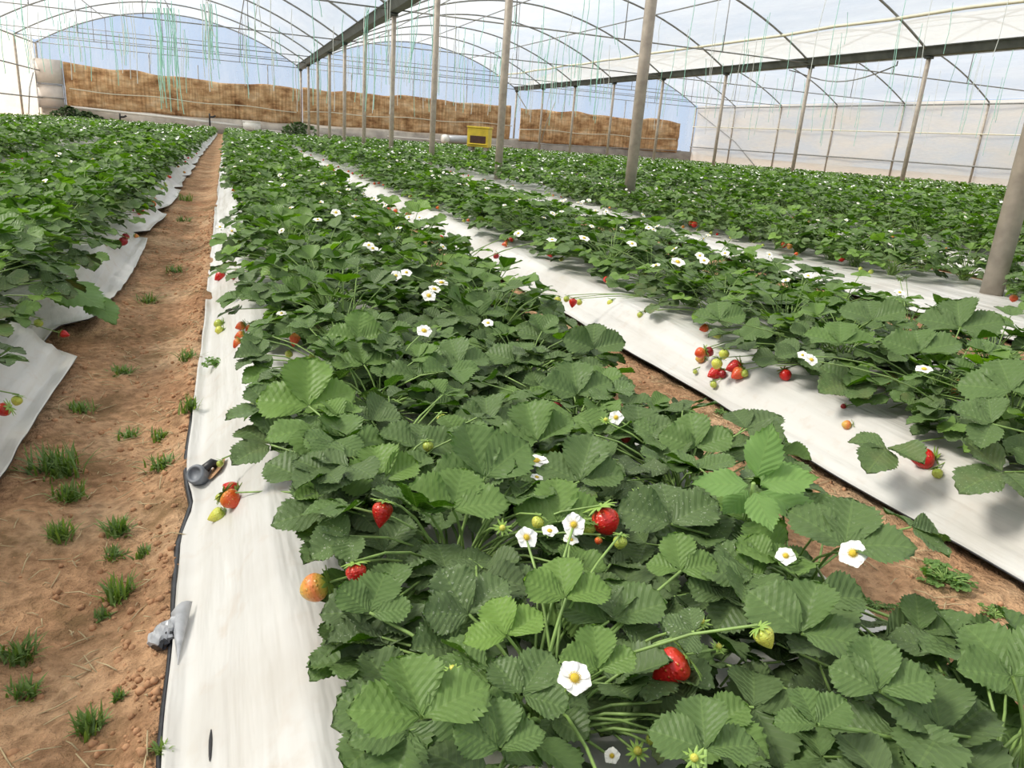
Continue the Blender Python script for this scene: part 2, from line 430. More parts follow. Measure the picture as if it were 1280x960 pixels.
# ------------------------------------------------------------------ leaves
def leaflet(ns, nt_, seed, teeth=True, lance=False):
    r = np.random.default_rng(seed)
    s = np.linspace(0, 1, ns+1); t = np.linspace(-1, 1, nt_+1)
    S, T = np.meshgrid(s, t, indexing='ij')
    if lance: w = 0.34*np.sin(PI*S**0.8)**0.9
    else: w = 0.50*np.clip(np.sin(PI*np.clip(S, 0, 1)**1.15), 0, 1)**0.58*(0.78+0.22*S)
    w = np.where(S >= 0.999, 0.004, np.where(S <= 0.001, 0.012, w))
    idx = np.arange(ns+1)[:, None]
    tooth = np.where(idx % 2 == 1, 1.0, -1.0)
    edge = np.abs(T)**6
    X = T*w
    Y = S.copy()
    if teeth:
        X = X*(1+0.055*tooth*edge)
        Y = Y+0.022*tooth*edge*np.sign(np.where(S < .98, 1, 0))
    # leaves a little squared off at the tip
    Y = Y-0.10*np.abs(T)**2*S**3*0.6
    nv = 7.5 if teeth else 5.0
    fold = r.uniform(0.15, 0.50)*(0.4 if lance else 1); bend = r.uniform(-0.30, 0.04); cupr = r.uniform(-0.30, 0.10)
    Z = fold*np.abs(T)*w*1.1 + bend*S**2 + cupr*(np.abs(T)*w*2)**2*0.5
    ple = (0.008 if lance else 0.024)*np.cos(2*PI*nv*(S-0.30*np.abs(T)))*np.sin(PI*np.clip(np.abs(T), 0, 1))**0.7*np.clip(S*4, 0, 1)
    Z = Z+ple*(1 if ns > 14 else 0.8) + 0.10*np.sin(3.1*S+r.uniform(0, 6))*T*w + r.uniform(-.10, .10)*T*w*S
    Z = Z+0.030*np.sin(S*12+r.uniform(0, 6))*np.abs(T)**3
    V = np.stack([X, Y, Z], -1).reshape(-1, 3)
    U = np.stack([T*0.5+0.5, S], -1).reshape(-1, 2)
    return V, grid_faces(nt_+1, ns+1)[:, ::-1], U
TPL = {0: [leaflet(22, 8, k) for k in range(8)], 1: [leaflet(14, 6, k) for k in range(8)], 2: [leaflet(3, 2, k, False) for k in range(6)]}
# at the coarsest level a leaflet is a folded, tapering patch
LANCE = {0: [leaflet(20, 8, 50+k, True, True) for k in range(4)]}

def add_leaves(mb, pos, dirs, nrm, size, tint, lod, mat=0, cup=None, spread=None, r=rng, tpl=None, single=False):
    """trifoliate leaves in bulk; tint is N x 3 (colour, dust, browning)"""
    pos = np.asarray(pos, float).reshape(-1, 3); n = len(pos)
    dirs = np.asarray(dirs, float).reshape(-1, 3); dirs = dirs/np.linalg.norm(dirs, axis=1)[:, None]
    nrm = np.asarray(nrm, float).reshape(-1, 3)
    nrm = nrm-dirs*(nrm*dirs).sum(1)[:, None]; nrm = nrm/(np.linalg.norm(nrm, axis=1)[:, None]+1e-9)
    X = np.cross(dirs, nrm)
    size = np.broadcast_to(size, (n,)); tint = np.broadcast_to(tint, (n, 3))
    cup = np.broadcast_to(0.25 if cup is None else cup, (n,)); spread = np.broadcast_to(1.25 if spread is None else spread, (n,))
    tp = tpl or TPL[lod]
    for k in ((0,) if single else (0, 1, -1)):
        var = r.integers(0, len(tp), n)
        ang = k*spread + r.uniform(-0.12, 0.12, n)
        c = cup + r.uniform(-0.15, 0.15, n) + (0.0 if k == 0 else 0.05)
        yl = np.cos(ang)[:, None]*dirs + np.sin(ang)[:, None]*X
        xl = np.cos(ang)[:, None]*X - np.sin(ang)[:, None]*dirs
        y2 = np.cos(c)[:, None]*yl + np.sin(c)[:, None]*nrm
        z2 = np.cos(c)[:, None]*nrm - np.sin(c)[:, None]*yl
        roll = r.uniform(-0.25, 0.25, n)
        x3 = np.cos(roll)[:, None]*xl + np.sin(roll)[:, None]*z2
        z3 = np.cos(roll)[:, None]*z2 - np.sin(roll)[:, None]*xl
        sz = size*(1.0 if k == 0 else 0.92)*r.uniform(0.92, 1.08, n)
        for v in range(len(tp)):
            ii = np.nonzero(var == v)[0]
            if not len(ii): continue
            V, Q, U = tp[v]
            W = (V[None, :, 0, None]*x3[ii][:, None] + V[None, :, 1, None]*y2[ii][:, None] + V[None, :, 2, None]*z3[ii][:, None])*sz[ii][:, None, None]
            W = W + (pos[ii] + y2[ii]*(0.04*sz[ii])[:, None])[:, None]
            m_ = len(V)
            Qa = (Q[None]+(np.arange(len(ii))*m_)[:, None, None]).reshape(-1, 4)
            mb.add(W.reshape(-1, 3), Qa, None, mat, np.repeat(tint[ii], m_, 0), np.tile(U, (len(ii), 1)))
def add_stalks(mb, a, b, ra, rb, sag=0.03, n=5, seg=5, mat=0, r=rng):
    for p, q, s in zip(np.asarray(a, float), np.asarray(b, float), np.broadcast_to(sag, (len(a),))):
        L_ = np.linalg.norm(q-p)
        if L_ > 0.26: p = q+(p-q)*0.26/L_
        t = np.linspace(0, 1, seg)[:, None]
        mid = (p+q)/2 + np.array([(p[0]-q[0])*0.25, (p[1]-q[1])*0.25, s])
        pts = (1-t)**2*p + 2*t*(1-t)*mid + t*t*q
        tube(mb, pts, np.linspace(ra, rb, seg), n, mat, False)

def random_leaves(n, r, spread=1.0, low=False, zmax=0.17):
    """junction points of a plant's leaves about its crown, with directions"""
    az = np.arange(n)*2.399+r.uniform(0, 6)+r.uniform(-.5, .5, n)
    u = np.sqrt((np.arange(n)+0.5)/n)
    rad = (0.025+0.135*u)*spread*r.uniform(0.8, 1.15, n)
    h = (0.155-0.110*u**1.8)*r.uniform(0.62, 1.15, n)
    h = np.minimum(h, zmax)
    if low: h = h*0.7
    pos = np.stack([np.cos(az)*rad, np.sin(az)*rad, h], 1)
    az2 = az+r.uniform(-0.7, 0.7, n)
    pit = 0.35-0.75*u+r.uniform(-.2, .2, n)
    d = np.stack([np.cos(az2)*np.cos(pit), np.sin(az2)*np.cos(pit), np.sin(pit)], 1)
    nr = np.stack([np.cos(az2)*0.35*u, np.sin(az2)*0.35*u, np.ones(n)], 1) + r.normal(0, 0.17, (n, 3))
    tint = np.clip(0.56-0.34*u+r.normal(0, 0.20, n), 0.02, 1)
    young = r.random(n) < 0.14; tint[young] = r.uniform(0.65, 0.95, young.sum())
    dust = np.where((r.random(n) < 0.35) & ~young, r.uniform(0.2, 1, n), 0)
    brown = np.where((u > 0.75) & (r.random(n) < 0.18), r.uniform(0.2, 0.7, n), 0)
    size = np.where(young, r.uniform(0.030, 0.038, n), r.uniform(0.034, 0.048, n))
    cup = 0.30-0.35*u+r.uniform(-.12, .2, n)
    return pos, d, nr, size, np.stack([tint, dust, brown], 1), cup

# ------------------------------------------------------------------ flowers and berries (meshes)
def petal_arrays(nu=5, nv=5):
    s = np.linspace(0, 1, nv+1); t = np.linspace(-1, 1, nu+1)
    S, T = np.meshgrid(s, t, indexing='ij')
    w = 0.54*np.clip(np.sin(PI*np.clip(0.05+S*0.91, 0, 1)), 0, 1)**0.5
    X = T*w; Y = 0.16+S*0.84-0.12*np.abs(T)**2*S**2
    Z = 0.13*S-0.10*S**2+0.10*(T*w*2)**2+0.03*np.sin(T*4)*S
    return np.stack([X, Y, Z], -1).reshape(-1, 3), grid_faces(nu+1, nv+1)[:, ::-1]
def rotz(a): c, s = math.cos(a), math.sin(a); return np.array([[c, -s, 0], [s, c, 0], [0, 0, 1]])
def add_petals(mb, mat=0, seed=0, n=5, res=5):
    V, Q = petal_arrays(res, res); r = np.random.default_rng(seed)
    for k in range(n):
        a = k*2*PI/n+r.uniform(-.07, .07); z = 0.008*k
        mb.add(xform(V*np.array([1, r.uniform(.92, 1.05), r.uniform(.6, 1.5)]), rotz(a), (0, 0, z)), Q, None, mat)
def add_centre(mb, mat=0, fine=True):
    lathe(mb, [(0.24, 0.06), (0.25, 0.11), (0.21, 0.19), (0.13, 0.25), (0.0, 0.27)], 14, mat)
    if fine:
        for k in range(20):
            a = k*2*PI/20; rr = 0.30+0.03*(k % 2)
            p0 = np.array([0.20*math.cos(a), 0.20*math.sin(a), 0.08]); p1 = np.array([rr*math.cos(a), rr*math.sin(a), 0.17])
            tube(mb, [p0, p0*.4+p1*.6, p1], [0.012, 0.012, 0.032], 5, mat)
def add_sepals(mb, mat=0, n=10, rad=0.85, z=-0.05, droop=0.1, seed=0, lift=0.0):
    r = np.random.default_rng(seed)
    s = np.linspace(0, 1, 5); t = np.array([-1, 0, 1.0])
    S, T = np.meshgrid(s, t, indexing='ij')
    for k in range(n):
        L = rad*r.uniform(0.8, 1.1); w = 0.13*rad*np.sin(PI*np.clip(0.12+0.88*S, 0, 1))**0.8
        V = np.stack([T*w, 0.05+S*L, z+lift*S-droop*S**2*r.uniform(.3, 1.3)+0.03*(1-np.abs(T))], -1).reshape(-1, 3)
        mb.add(xform(V, rotz(k*2*PI/n+r.uniform(-.1, .1)), (0, 0, 0)), grid_faces(3, 5)[:, ::-1], None, mat)

FM = []
for sd in range(4):
    a = MB(); add_petals(a, 0, sd); b_ = MB(); add_centre(b_); c_ = MB(); add_sepals(c_, 0, z=-0.16, seed=sd)
    FM.append((a.mesh('flower', [M['petal']]), b_.mesh('flower_centre', [M['centre']]), c_.mesh('calyx', [M['calyx']])))
FSM = []
for sd in range(3):
    a = MB(); add_petals(a, 0, 20+sd, res=3); add_centre(a, 1, False); add_sepals(a, 2, 8, z=-0.16, seed=sd)
    FSM.append(a.mesh('flower', [M['petal'], M['centre'], M['calyx']]))
# a fading flower: petals gone, green cone with spread sepals
BUD = []
for sd in range(2):
    a = MB(); lathe(a, [(0.24, 0.0), (0.31, 0.12), (0.30, 0.30), (0.17, 0.44), (0, 0.48)], 12, 0); b_ = MB(); add_sepals(b_, 0, 10, 0.95, 0.0, -0.12, sd)
    BUD.append((a.mesh('flower_head', [M['yellowgreen']]), b_.mesh('calyx', [M['calyx']])))

def berry_profile(kind):
    s = np.linspace(0, 1, 15)
    if kind == 0: r_ = 0.5*np.sin(PI*s**0.62)**0.75*(1.02-0.18*s)       # conical
    elif kind == 1: r_ = 0.5*np.sin(PI*s**0.85)**0.62                  # rounded
    else: r_ = 0.5*np.sin(PI*s**0.55)**0.85                            # long
    r_[0] = 0.06; r_[-1] = 0.0
    L = (1.12, 1.02, 1.3)[kind]
    return np.stack([r_, -s*L], 1)                                     # hangs down from its calyx at z = 0
BM = {}
def berry_mesh(mat, kind):
    k = (mat, kind)
    if k not in BM:
        a = MB(); lathe(a, berry_profile(kind), 22, 0)
        me = a.mesh('strawberry', [M[mat]])
        c_ = MB(); add_sepals(c_, 0, 10, 0.62, 0.03, 0.16, kind, 0.10)
        s_ = MB(); lathe(s_, berry_profile(kind)[::2], 10, 0); add_sepals(s_, 1, 7, 0.62, 0.03, 0.16, kind, 0.1)
        BM[k] = (me, c_.mesh('calyx', [M['calyx']]), s_.mesh('strawberry', [M[mat], M['calyx']]))
    return BM[k]
def rot_to(zdir, spin=0.0):
    return Vector([float(v) for v in zdir]).to_track_quat('Z', 'Y') @ __import__('mathutils').Quaternion((0, 0, 1), spin)

def put(name, me, parent, wpos, zdir, size, spin=0.0, label=None):
    o = bpy.data.objects.new(name, me); COL.objects.link(o)
    o.parent = parent
    o.location = [float(a-b) for a, b in zip(wpos, parent.location)]
    o.rotation_mode = 'QUATERNION'; o.rotation_quaternion = rot_to(zdir, spin)
    o.scale = (size,)*3
    if label: o['label'] = label
    return o
def sub(name, me, parent):
    o = bpy.data.objects.new(name, me); COL.objects.link(o); o.parent = parent; return o

# ------------------------------------------------------------------ heroes seen close up, placed on the ground plan
TOCAM = -fw
def hero_point(px, py, z): return at(px, py, z)
# trifoliate leaves: joint px, direction of the middle leaflet (deg, picture), length px, colour, z, dust, lean to camera
HL = [
 (527, 897, 105, 92, .62, .200, 0, .45), (512, 915, 255, 80, .42, .170, .1, .4), (625, 937, 95, 66, .45, .190, 0, .4),
 (652, 868, 50, 58, .34, .185, .3, .4), (748, 837, 95, 55, .66, .190, 0, .45), (634, 795, 110, 50, .92, .190, 0, .4),
 (707, 748, 95, 60, .75, .185, 0, .5), (586, 768, 120, 62, .22, .175, .8, .45), (462, 766, 70, 52, .46, .165, 0, .4),
 (440, 812, 205, 56, .28, .130, .2, .3), (566, 637, 80, 60, .60, .190, 0, .45), (606, 597, 118, 66, .46, .200, 0, .5),
 (480, 600, 100, 46, .72, .175, 0, .4), (410, 640, 120, 56, .18, .150, .4, .3), (425, 678, 165, 56, .22, .130, .4, .2),
 (386, 508, 95, 52, .78, .175, 0, .45), (342, 512, 190, 58, .25, .150, .2, .2), (338, 556, 152, 46, .15, .130, .3, .25),
 (395, 538, 255, 48, .58, .165, 0, .3), (447, 425, 90, 34, .62, .185, 0, .5), (455, 456, 100, 36, .56, .175, 0, .4),
 (575, 455, 110, 36, .35, .180, .2, .4), (672, 552, 115, 50, .50, .185, 0, .4), (716, 520, 260, 44, .55, .180, 0, .4),
 (722, 494, 105, 42, .34, .185, .1, .4), (742, 436, 95, 36, .20, .200, .1, .6), (697, 652, 95, 54, .66, .180, 0, .5),
 (724, 602, 70, 50, .30, .175, .2, .4), (838, 655, 105, 60, .20, .185, .9, .45), (880, 642, 0, 58, .14, .180, 1, .35),
 (851, 714, 98, 42, .62, .185, 0, .4), (962, 705, 125, 44, .62, .185, 0, .45), (932, 652, 45, 44, .72, .185, 0, .4),
 (1056, 684, 78, 70, .30, .200, .2, .5), (1002, 792, 68, 66, .38, .190, .1, .4), (1100, 864, 100, 62, .42, .185, .1, .4),
 (1266, 846, 130, 92, .46, .200, .1, .5), (1021, 906, 118, 56, .46, .185, 0, .4), (882, 938, 95, 72, .40, .195, 0, .4),
 (868, 790, 165, 42, .26, .185, .9, .4), (905, 748, 95, 42, .26, .170, .5, .4), (775, 778, 30, 50, .20, .165, .9, .35),
 (1170, 934, 35, 82, .12, .150, .2, .3), (1122, 918, 270, 70, .30, .165, .2, .3), (690, 897, 320, 55, .20, .140, .2, .3),
 (1150, 790, 10, 50, .35, .150, .2, .3), (775, 872, 240, 55, .16, .130, .2, .3), (870, 560, 95, 40, .50, .175, 0, .5),
 (800, 545, 100, 40, .22, .175, .3, .4), (790, 690, 230, 48, .14, .150, .5, .3), (560, 720, 100, 50, .2, .150, .3, .3),
 (645, 452, 80, 36, .3, .18, .2, .4), (520, 470, 110, 38, .36, .17, .2, .3), (610, 530, 100, 42, .28, .17, .3, .3),
 (480, 690, 40, 50, .18, .14, .4, .3), (1062, 930, 300, 60, .3, .15, .1, .3), (960, 870, 200, 50, .18, .13, .4, .3),
 (520, 350, 90, 30, .35, .19, .2, .4), (600, 395, 95, 32, .4, .185, .1, .4), (680, 425, 80, 34, .24, .18, .3, .4),
 (445, 820, 60, 50, .16, .12, .5, .3), (380, 600, 60, 48, .2, .14, .3, .3),
 (430, 560, 95, 46, .5, .17, 0, .4), (520, 560, 80, 44, .3, .17, .2, .35), (840, 580, 150, 44, .2, .16, .5, .35),
 # the bed beyond the right path
 (1255, 590, 200, 60, .14, .12, .5, .3), (1240, 530, 170, 56, .3, .17, .4, .4), (1180, 520, 190, 40, .2, .13, .3, .3),
 (1110, 560, 220, 40, .2, .1, .3, .2), (1060, 480, 200, 40, .2, .13, .3, .3), (1265, 490, 110, 50, .4, .2, .2, .4),
 (1150, 440, 95, 40, .4, .2, .1, .4), (1050, 430, 95, 38, .5, .2, 0, .4), (1200, 410, 95, 40, .3, .22, .2, .4),
 (1000, 440, 200, 34, .18, .15, .4, .3), (900, 400, 95, 30, .35, .19, .1, .4), (1090, 400, 95, 36, .3, .22, .1, .4),
]
# flowers: px, size px (diameter), z, facing (0 up .. 1 camera), kind 0 open / 1 spent head
HF = [
 (718, 848, 48, .218, .75, 0), (658, 672, 30, .200, .6, 0), (717, 656, 32, .205, .6, 0), (687, 664, 22, .195, .3, 0), (713, 675, 22, .195, .35, 0),
 (670, 577, 34, .205, .1, 0), (671, 597, 18, .200, .2, 0), (982, 695, 26, .200, .8, 0), (1066, 692, 38, .200, .75, 0), (1024, 667, 30, .200, .5, 1),
 (765, 945, 22, .130, .8, 0), (628, 660, 26, .200, .4, 1), (868, 948, 34, .195, .7, 1), (530, 414, 22, .215, .4, 0), (543, 362, 18, .22, .4, 0), (552, 354, 20, .22, .4, 0),
 (536, 370, 20, .215, .5, 0), (495, 345, 16, .22, .4, 0), (508, 341, 16, .22, .3, 0), (466, 311, 16, .22, .3, 0), (480, 313, 14, .22, .3, 0), (461, 307, 16, .22, .3, 0),
 (483, 296, 14, .22, .3, 0), (610, 404, 16, .21, .4, 0), (440, 702, 18, .140, .5, 0), (800, 618, 26, .19, .4, 1), (797, 940, 36, .125, .5, 1), (876, 778, 28, .18, .4, 1),
 (898, 810, 26, .165, .3, 1), (566, 838, 30, .18, .1, 1), (770, 522, 20, .19, .5, 0), (757, 526, 18, .19, .3, 1), (847, 328, 20, .25, .4, 0), (730, 298, 16, .25, .3, 0),
 (880, 326, 14, .25, .3, 0), (1014, 450, 18, .20, .5, 0), (1003, 444, 14, .20, .3, 0), (1252, 578, 18, .11, .5, 0), (690, 300, 14, .25, .3, 0), (648, 292, 14, .25, .3, 0),
 (48, 268, 16, .2, .3, 0), (45, 272, 14, .2, .3, 0), (53, 262, 14, .2, .4, 0), (290, 289, 12, .17, .4, 0), (275, 284, 12, .16, .4, 0), (352, 392, 14, .18, .3, 0),
 (420, 266, 14, .22, .3, 0), (445, 272, 14, .22, .3, 0), (790, 305, 14, .25, .3, 0), (1155, 462, 22, .2, .2, 0), (820, 332, 14, .24, .3, 0), (1010, 345, 14, .25, .3, 0),
]
# berries: px, diameter px, z of the middle (None = lies on the sheet), material, shape, hanging direction in picture deg (tip)
HB = [
 (757, 652, 36, .185, 'ripe', 1, 290), (477, 644, 26, .175, 'ripe', 2, 260), (362, 590, 18, .110, 'deep', 2, 270), (446, 720, 27, .160, 'ripe', 0, 280), (467, 707, 16, .120, 'deep', 1, 200),
 (392, 735, 36, .120, 'turning', 1, 200), (836, 836, 46, .165, 'ripe', 0, 215), (957, 798, 27, .215, 'yellowgreen', 0, 300), (1177, 851, 17, .140, 'ripe', 1, 250),
 (546, 905, 15, .150, 'ripe', 0, 250), (552, 897, 10, .155, 'ripe', 0, 60), (742, 553, 15, .185, 'green', 1, 270), (775, 678, 18, .185, 'green', 1, 260), (672, 653, 16, .195, 'yellowgreen', 1, 240),
 (736, 660, 18, .18, 'green', 1, 250), (748, 676, 10, .175, 'orange', 1, 250), (982, 908, 14, .14, 'deep', 1, 250), (815, 925, 16, .13, 'green', 1, 260), (952, 923, 16, .14, 'yellowgreen', 1, 250),
 (782, 547, 14, .17, 'deep', 1, 270), (697, 506, 12, .16, 'deep', 1, 270), (552, 523, 13, .175, 'yellowgreen', 1, 270), (535, 558, 14, .175, 'green', 1, 270),
 (287, 610, 20, None, 'ripe', 0, 120), (291, 626, 26, None, 'orange', 0, 300), (270, 645, 20, None, 'yellowgreen', 0, 230), (275, 622, 12, None, 'green', 1, 180), (275, 580, 9, .08, 'green', 1, 250),
 (274, 346, 13, None, 'ripe', 0, 250), (305, 362, 13, .09, 'orange', 0, 180), (300, 408, 12, .09, 'orange', 0, 200), (312, 413, 13, .09, 'orange', 0, 240), (299, 420, 12, .085, 'orange', 0, 200),
 (296, 430, 12, .08, 'orange', 0, 230), (318, 408, 10, .09, 'orange', 0, 300), (273, 405, 12, None, 'green', 1, 200), (274, 413, 11, None, 'yellowgreen', 1, 220), (368, 425, 14, .12, 'orange', 2, 260), (361, 443, 10, .11, 'yellowgreen', 1, 250), (390, 446, 9, .11, 'green', 1, 250),
 (875, 441, 14, .085, 'orange', 1, 200), (886, 440, 13, .085, 'deep', 1, 330), (905, 443, 13, .10, 'yellowgreen', 1, 260), (896, 455, 14, .085, 'yellowgreen', 1, 250), (892, 467, 17, None, 'ripe', 0, 230), (916, 459, 18, None, 'ripe', 0, 220), (921, 468, 17, None, 'orange', 0, 240), (903, 468, 11, None, 'deep', 1, 270), (875, 448, 12, None, 'turning', 1, 200),
 (931, 467, 10, None, 'green', 1, 300), (892, 481, 9, None, 'green', 1, 270), (869, 465, 6, None, 'green', 1, 270), (982, 469, 15, None, 'ripe', 1, 270), (1000, 465, 8, .07, 'orange', 1, 270),
 (1151, 573, 27, None, 'ripe', 0, 175), (1172, 592, 13, None, 'green', 1, 270), (1131, 543, 16, .085, 'yellowgreen', 0, 150), (1226, 577, 14, .085, 'green', 0, 190), (1058, 531, 12, None, 'turning', 1, 160), (1054, 508, 7, None, 'deep', 1, 200),
 (1113, 475, 16, .11, 'turning', 1, 250), (1124, 473, 16, .11, 'orange', 1, 280), (1117, 484, 14, .10, 'orange', 1, 260), (1199, 484, 14, .13, 'orange', 2, 240), (1193, 492, 10, .12, 'turning', 2, 240),
 (716, 379, 11, .09, 'ripe', 0, 260), (697, 375, 9, .085, 'yellowgreen', 1, 250), (708, 374, 8, .09, 'green', 1, 250), (724, 378, 8, .085, 'yellowgreen', 1, 250), (806, 396, 11, .08, 'turning', 1, 250), (763, 379, 9, .08, 'yellowgreen', 1, 250), (800, 394, 8, .085, 'green', 1, 250),
 (485, 263, 7, None, 'ripe', 1, 230), (494, 264, 6, None, 'orange', 1, 250), (510, 269, 8, None, 'orange', 1, 250), (487, 257, 7, None, 'orange', 1, 200), (551, 298, 8, None, 'ripe', 1, 230), (562, 299, 7, None, 'turning', 1, 230), (572, 300, 9, None, 'orange', 1, 250), (415, 213, 7, .08, 'orange', 1, 230), (411, 209, 6, .08, 'turning', 1, 230), (620, 320, 8, .07, 'deep', 1, 230),
 (1052, 323, 9, .07, 'ripe', 1, 270), (980, 306, 8, .07, 'orange', 1, 250), (987, 308, 8, .07, 'turning', 1, 250), (995, 304, 8, .07, 'yellowgreen', 1, 270), (868, 281, 8, .07, 'ripe', 1, 250), (864, 279, 7, .07, 'orange', 1, 250), (1267, 373, 10, .07, 'orange', 1, 250),
 (2, 513, 18, .07, 'ripe', 0, 200), (21, 501, 13, .07, 'yellowgreen', 1, 250), (48, 404, 11, .07, 'green', 1, 250), (175, 264, 10, .08, 'ripe', 1, 250), (190, 255, 10, .08, 'orange', 1, 250), (163, 263, 9, .08, 'deep', 1, 250), (154, 302, 11, .08, 'deep', 1, 250), (157, 296, 9, .08, 'deep', 1, 250), (90, 336, 10, .08, 'orange', 1, 250), (92, 325, 9, .085, 'turning', 1, 250), (1, 219, 12, .22, 'ripe', 1, 250),
]

# ------------------------------------------------------------------ the plants: where each crown stands
SP = 0.20
crowns = []                       # x, y, z, bed id, row (0 left, 1 right)
for (L, R, c, bid) in BEDS:
    for row, off in ((0, -0.14), (1, 0.14)):
        ys = np.arange(0.17+0.10*row, YW-1.0, SP)
        for j, y in enumerate(ys):
            yy = y+random.uniform(-.03, .03); xx = c+off+random.uniform(-.025, .025)
            if math.hypot(xx-X1, (yy-(YW-10*FS))) < 0.14 and bid == 3: continue
            if bid == 3 and xx < 2.9 and abs(yy-2.15) < 0.3: continue
            crowns.append((xx, yy, bid, row))
crowns = np.array([(x, y, surf(x, y), b, r_) for x, y, b, r_ in crowns])
pxx, pyy, dep = proj(crowns[:, :3]+np.array([0, 0, 0.08]))
dist = np.linalg.norm(crowns[:, :3]-EYE, axis=1)
inview = (dep > 0.05) & (pxx > -160-60/np.maximum(dep, .1)) & (pxx < 1400+60/np.maximum(dep, .1)) & (pyy < 1900) & (pyy > -50)
order = np.argsort(np.where(inview, dist, 1e9))
NIND = 300
ind = order[:NIND]
rest = order[NIND:]
isind = np.zeros(len(crowns), bool); isind[ind] = True
# the rest: what the camera sees and a margin around it
keep = (~isind) & (crowns[:, 1] > 0.0)
rest = np.nonzero(keep)[0]

# assign heroes to the nearest individual crown
indpos = crowns[ind, :3]
def owner(p):
    d = np.hypot(indpos[:, 0]-p[0], indpos[:, 1]-p[1]); return int(np.argmin(d))
own_l = {}; own_f = {}; own_b = {}
for h in HL:
    p = hero_point(h[0], h[1], h[5]+float(gz(at(h[0], h[1], h[5])[1]))); own_l.setdefault(owner(p), []).append((p, h))
for h in HF:
    p = hero_point(h[0], h[1], h[3]); own_f.setdefault(owner(p), []).append((p, h))
def on_sheet(px, py, rad):
    d = ray(px, py); d = d/np.linalg.norm(d)
    lo = 0.2; hi = None
    for t in np.arange(0.2, 14, 0.006):
        p = EYE+d*t
        if p[2] < surf(p[0], p[1])+rad: hi = t; break
        lo = t
    if hi is None: return at(px, py, 0.03)
    for _ in range(18):
        m_ = (lo+hi)/2; p = EYE+d*m_
        if p[2] < surf(p[0], p[1])+rad: hi = m_
        else: lo = m_
    return EYE+d*hi
for h in HB:
    if h[3] is None:
        p = at(h[0], h[1], .05); p = on_sheet(h[0], h[1], 0.42*h[2]*mpp(p))
    else: p = at(h[0], h[1], h[3])
    own_b.setdefault(owner(p), []).append((p, h))

def img_dir(px, py, z, deg, lean):
    """world direction, in the leaf's own plane, of a picture direction at a place"""
    a = math.radians(deg)
    P = at(px, py, z)
    v = (EYE-P); v /= np.linalg.norm(v)
    nrm = np.array([0, 0, 1.0])*(1-lean)+v*lean; nrm /= np.linalg.norm(nrm)
    q = ray(px+math.cos(a)*10, py-math.sin(a)*10)
    t = ((P-EYE) @ nrm)/(q @ nrm)
    d = EYE+q*t-P
    k = np.linalg.norm(d)/10.0                       # metres per picture pixel that way
    return P, d/np.linalg.norm(d), nrm, k

# shared variants for plants further off
VAR = []
for v in range(12):
    r = np.random.default_rng(100+v)
    n = 42
    pos, d, nr, sz, ti, cu_ = random_leaves(n, r)
    a = MB(); add_leaves(a, pos, d, nr, sz, ti, 1, 0, cu_, r=r)
    s_ = MB(); add_stalks(s_, np.zeros((n, 3))+r.normal(0, .008, (n, 3))*[1, 1, 0], pos, 0.0014, 0.0010, 0.03, 4, 4)
    VAR.append((a.mesh('foliage', [M['leaf']], True, True), s_.mesh('stem', [M['stem']]), pos))

BEDTXT = {1: 'the wide front bed', 2: 'the second bed, right of the front bed', 3: 'the bed behind the first row of posts', -100: 'the bed left of the soil path'}
def bed_text(b):
    b = int(b)
    if b in BEDTXT: return BEDTXT[b]
    return 'the far beds on the left' if b < 0 else 'the beds beyond the first posts'
near_rank = {}
for bid in (1, 2, -100):
    for row in (0, 1):
        ids = [i for i in range(len(ind)) if int(crowns[ind[i], 3]) == bid and int(crowns[ind[i], 4]) == row and -15 < pxx[ind[i]] < 1295 and pyy[ind[i]] < 985]
        ids.sort(key=lambda i: crowns[ind[i], 1])
        for q, i in enumerate(ids): near_rank[i] = q

BERRYTXT = {'ripe': 'ripe red strawberry', 'deep': 'dark red strawberry', 'orange': 'orange half-ripe strawberry', 'turning': 'yellow strawberry turning orange', 'green': 'small green unripe strawberry', 'yellowgreen': 'yellow-green unripe strawberry'}

def local(P, c): return np.asarray(P)-c

